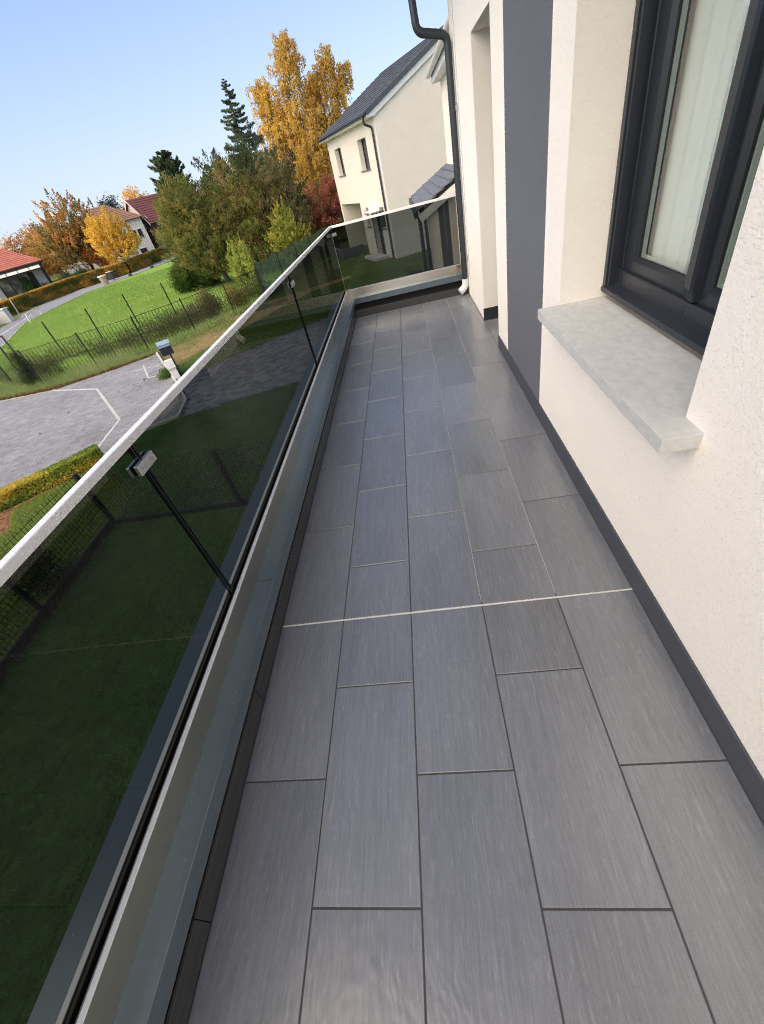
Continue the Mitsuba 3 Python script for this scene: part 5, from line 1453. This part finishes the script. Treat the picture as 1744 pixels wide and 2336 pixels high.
def simple_house(key, o, ang, L, D_, ez, rz, wall, roof, rooftype, wins):
    """A house seen far off: walls, pitched roof of tile courses, windows with frames."""
    u = np.array([math.cos(ang), math.sin(ang), 0])
    w = np.array([-math.sin(ang), math.cos(ang), 0])
    fm = lambda m: frame_mesh(m, [o[0], o[1], 0], u, w, [0, 0, 1])
    pt = lambda x, y, z: np.array([o[0], o[1], 0]) + u * x + w * y + np.array([0, 0, z])
    add(key + "__wall", fm(cat([box(0, L, 0, D_, GZ, ez)] + ([prism([(0, ez), (D_, ez), (D_ / 2, rz - 0.1)], 0.01, L - 0.01, "yzx")] if rooftype == "gable" else []))), wall)
    v = 0.5
    h = D_ / 2 if rooftype == "hip" else -v
    zl = ez - v * (rz - ez) / (D_ / 2)
    add(key + "__roof", cat([roof_plane(pt(-v, -v, zl), pt(L + v, -v, zl), pt(L - h, D_ / 2, rz), pt(h, D_ / 2, rz), 12, 0.12), roof_plane(pt(-v, D_ + v, zl), pt(L + v, D_ + v, zl), pt(L - h, D_ / 2, rz), pt(h, D_ / 2, rz), 12, 0.12)]
                                + ([roof_plane(pt(L + v, -v, zl), pt(L + v, D_ + v, zl), pt(L - h, D_ / 2 + 0.05, rz), pt(L - h, D_ / 2 - 0.05, rz), 10, 0.12), roof_plane(pt(-v, -v, zl), pt(-v, D_ + v, zl), pt(h, D_ / 2 + 0.05, rz), pt(h, D_ / 2 - 0.05, rz), 10, 0.12)] if rooftype == "hip" else [])), roof)
    if rooftype == "gable":
        add(key + "__barge_board", cat([frame_mesh(prism([(-v, zl - 0.25), (D_ / 2, rz - 0.25), (D_ / 2, rz + 0.02), (-v, zl + 0.02)], -v - 0.06, -v, "yzx"), [o[0], o[1], 0], u, w, [0, 0, 1]), frame_mesh(prism([(D_ + v, zl - 0.25), (D_ / 2, rz - 0.25), (D_ / 2, rz + 0.02), (D_ + v, zl + 0.02)], -v - 0.06, -v, "yzx"), [o[0], o[1], 0], u, w, [0, 0, 1])]), "trim_white")
    for face, a, z, ww, hh in wins:
        k2 = nkey(key + "__window")
        if face == "front":
            add(k2 + "__frame", fm(box(a, a + ww, -0.08, -0.001, z, z + hh)), "trim_white")
            add(k2 + "__pane", fm(box(a + 0.1, a + ww - 0.1, -0.11, -0.081, z + 0.1, z + hh - 0.1)), "dark_glass")
        else:
            add(k2 + "__frame", fm(box(-0.08, -0.001, a, a + ww, z, z + hh)), "trim_white")
            add(k2 + "__pane", fm(box(-0.11, -0.081, a + 0.1, a + ww - 0.1, z + 0.1, z + hh - 0.1)), "dark_glass")


simple_house("brown_roof_house", (-56.5, 84.5), 0.60, 11.5, 9.0, 3.7, 6.4, "plaster_white", "roof_brown", "hip", [("front", 8.6, 0.4, 1.2, 1.5), ("front", 9.9, 0.4, 0.9, 1.5), ("front", 6.5, 0.4, 1.2, 1.5), ("front", 8.8, -2.6, 1.4, 1.6)])
tag("brown_roof_house", "cream house with pale brown hipped roof behind the golden yellow tree", "house")
simple_house("maroon_roof_house", (-46.3, 92.6), 1.02, 12.0, 8.0, 2.5, 6.3, "cladding_dark", "roof_maroon", "gable", [("side", 2.2, 1.4, 1.2, 1.3), ("side", 4.6, 1.4, 1.2, 1.3), ("side", 3.0, -2.4, 2.0, 1.8), ("front", 2.0, -2.0, 1.6, 1.6), ("front", 5.0, -2.0, 1.6, 1.6)])
add("maroon_roof_house__gable_panel", frame_mesh(prism([(0.3, 3.0), (7.7, 3.0), (4.0, 6.0)], -0.05, 0.0, "yzx"), [-46.3, 92.6, 0], [math.cos(1.02), math.sin(1.02), 0], [-math.sin(1.02), math.cos(1.02), 0], [0, 0, 1]), "plaster_white")
tag("maroon_roof_house", "dark clad house with maroon roof and white gable boards left of the conifers", "house")
simple_house("far_white_house", (-84, 112.0), 0.5, 10, 8.0, 2.2, 6.2, "plaster_white", "roof_brown", "gable", [("side", 3.4, 1.6, 1.2, 1.2)])
tag("far_white_house", "distant white gabled house half hidden left of the large orange tree", "house")
simple_house("pale_house", (-15.0, 66.0), 0.15, 12, 8.0, 1.0, 4.0, "plaster_white", "roof_brown", "hip", [("front", 2, -1.6, 1.5, 1.5), ("front", 6, -1.6, 1.5, 1.5)])
tag("pale_house", "pale house glimpsed through gaps between the dense trees and the red shrub", "house")

# ------------------------------------------------------------------ roadside furniture
tag("litter_bin", "pale concrete litter bin at the kerb in front of the hedge", "bin")
add("litter_bin__body", hull([[-40.0 + r * math.cos(a), 60.3 + r * math.sin(a), z] for a in np.linspace(0, 2 * np.pi, 12)[:-1] for r, z in ((0.42, GZ), (0.48, GZ + 0.98))]), "wood_pale")
add("litter_bin__rim", hull([[-40.0 + r * math.cos(a), 60.3 + r * math.sin(a), z] for a in np.linspace(0, 2 * np.pi, 12)[:-1] for r, z in ((0.60, GZ + 0.985), (0.58, GZ + 1.10))]), "trim_white")
tag("waste_box", "dark rubbish box with pale top on a post beside the concrete bin", "bin")
add("waste_box__body", cbox(-41.3, -40.6, 63.6, 64.2, GZ + 0.25, GZ + 1.05, 0.03), "bin_dark")
add("waste_box__lid", cbox(-41.36, -40.54, 63.54, 64.26, GZ + 1.055, GZ + 1.15, 0.02), "alu_plain")
add("waste_box__post", box(-40.95, -40.85, 63.9, 64.0, GZ, GZ + 0.249), "bin_dark")
for i, (x, y, lab) in enumerate(((-38.2, 63.8, "small dark boundary stone at the kerb nearest the concrete bin"), (-36.9, 68.0, "small dark boundary stone at the far end of the kerb"))):
    k_ = nkey("boundary_stone")
    add(k_, hull([[x + 0.32 * math.cos(a) * s, y + 0.22 * math.sin(a) * s, z] for a in np.linspace(0, 2 * np.pi, 9)[:-1] for s, z in ((1, GZ), (0.9, GZ + 0.2), (0.5, GZ + 0.32))]), "bin_dark")
    tag(k_, lab, "stone", "stones on the kerb")
tag("hoop_barrier", "white tubular hoop barrier on the near kerb of the road", "barrier")
add("hoop_barrier", tube(bend([[-36.4, 40.6, GZ - 0.1], [-36.4, 40.6, GZ + 0.75], [-38.0, 44.4, GZ + 0.75], [-38.0, 44.4, GZ - 0.1]], 0.35, 7), 0.06, 10), "trim_white", smooth=50)
tag("gate_pillar", "cream gate pillar with flat cap at the left end of the orange hedge", "pillar")
add("gate_pillar__shaft", cbox(-44.2, -42.6, 45.3, 45.9, GZ, GZ + 1.25, 0.02), "plaster_white")
add("gate_pillar__cap", cbox(-44.3, -42.5, 45.2, 46.0, GZ + 1.255, GZ + 1.37, 0.02), "trim_white")
tag("green_gate", "green metal gate panel left of the cream gate pillar", "gate")
gb = []
for k_ in range(22):
    p = np.array([-44.4, 45.0]) * (1 - k_ / 21) + np.array([-41.6, 38.5]) * (k_ / 21)
    add(nkey("green_gate__slat"), post(p[0], p[1], 1.45, 0.16, z0=GZ + 0.12), "net_green")
add("green_gate__rail", cat([tube([[-44.4, 45.0, GZ + 0.3], [-41.6, 38.5, GZ + 0.3]], 0.04, 6), tube([[-44.4, 45.0, GZ + 1.25], [-41.6, 38.5, GZ + 1.25]], 0.04, 6)]), "dark_metal")
tag("sign_post", "slim grey green metal post beside the cream gate pillar", "post")
add("sign_post", tube([[-43.53, 47.83, GZ - 0.1], [-43.4, 47.95, -1.13]], 0.06, 8), "alu_plain")

# terrace plants of the red roofed house
for i, (sp_, o_, h_, lab) in enumerate(((3.6, -0.2, 1.9, "leafy pot plant in front of the terrace window of the red roofed house"), (1.6, 0.9, 1.0, "low terrace plant right of the cladding of the red roofed house"))):
    q = e3(sp_, o_, 0)
    k_ = nkey("terrace_plant")
    tree(k_, (q[0], q[1]), [((q[0], q[1], GZ + h_), (0.7, 0.6, h_ * 0.55)), ((q[0] + 0.4, q[1] + 0.2, GZ + h_ * 0.6), (0.6, 0.5, h_ * 0.4))], 3000, 110, 0.16, 0.15, [(0.06, 0.12, 0.04), (0.10, 0.17, 0.06)], 140 + i, 0.05, 10)
    tag(k_, lab, "plant")
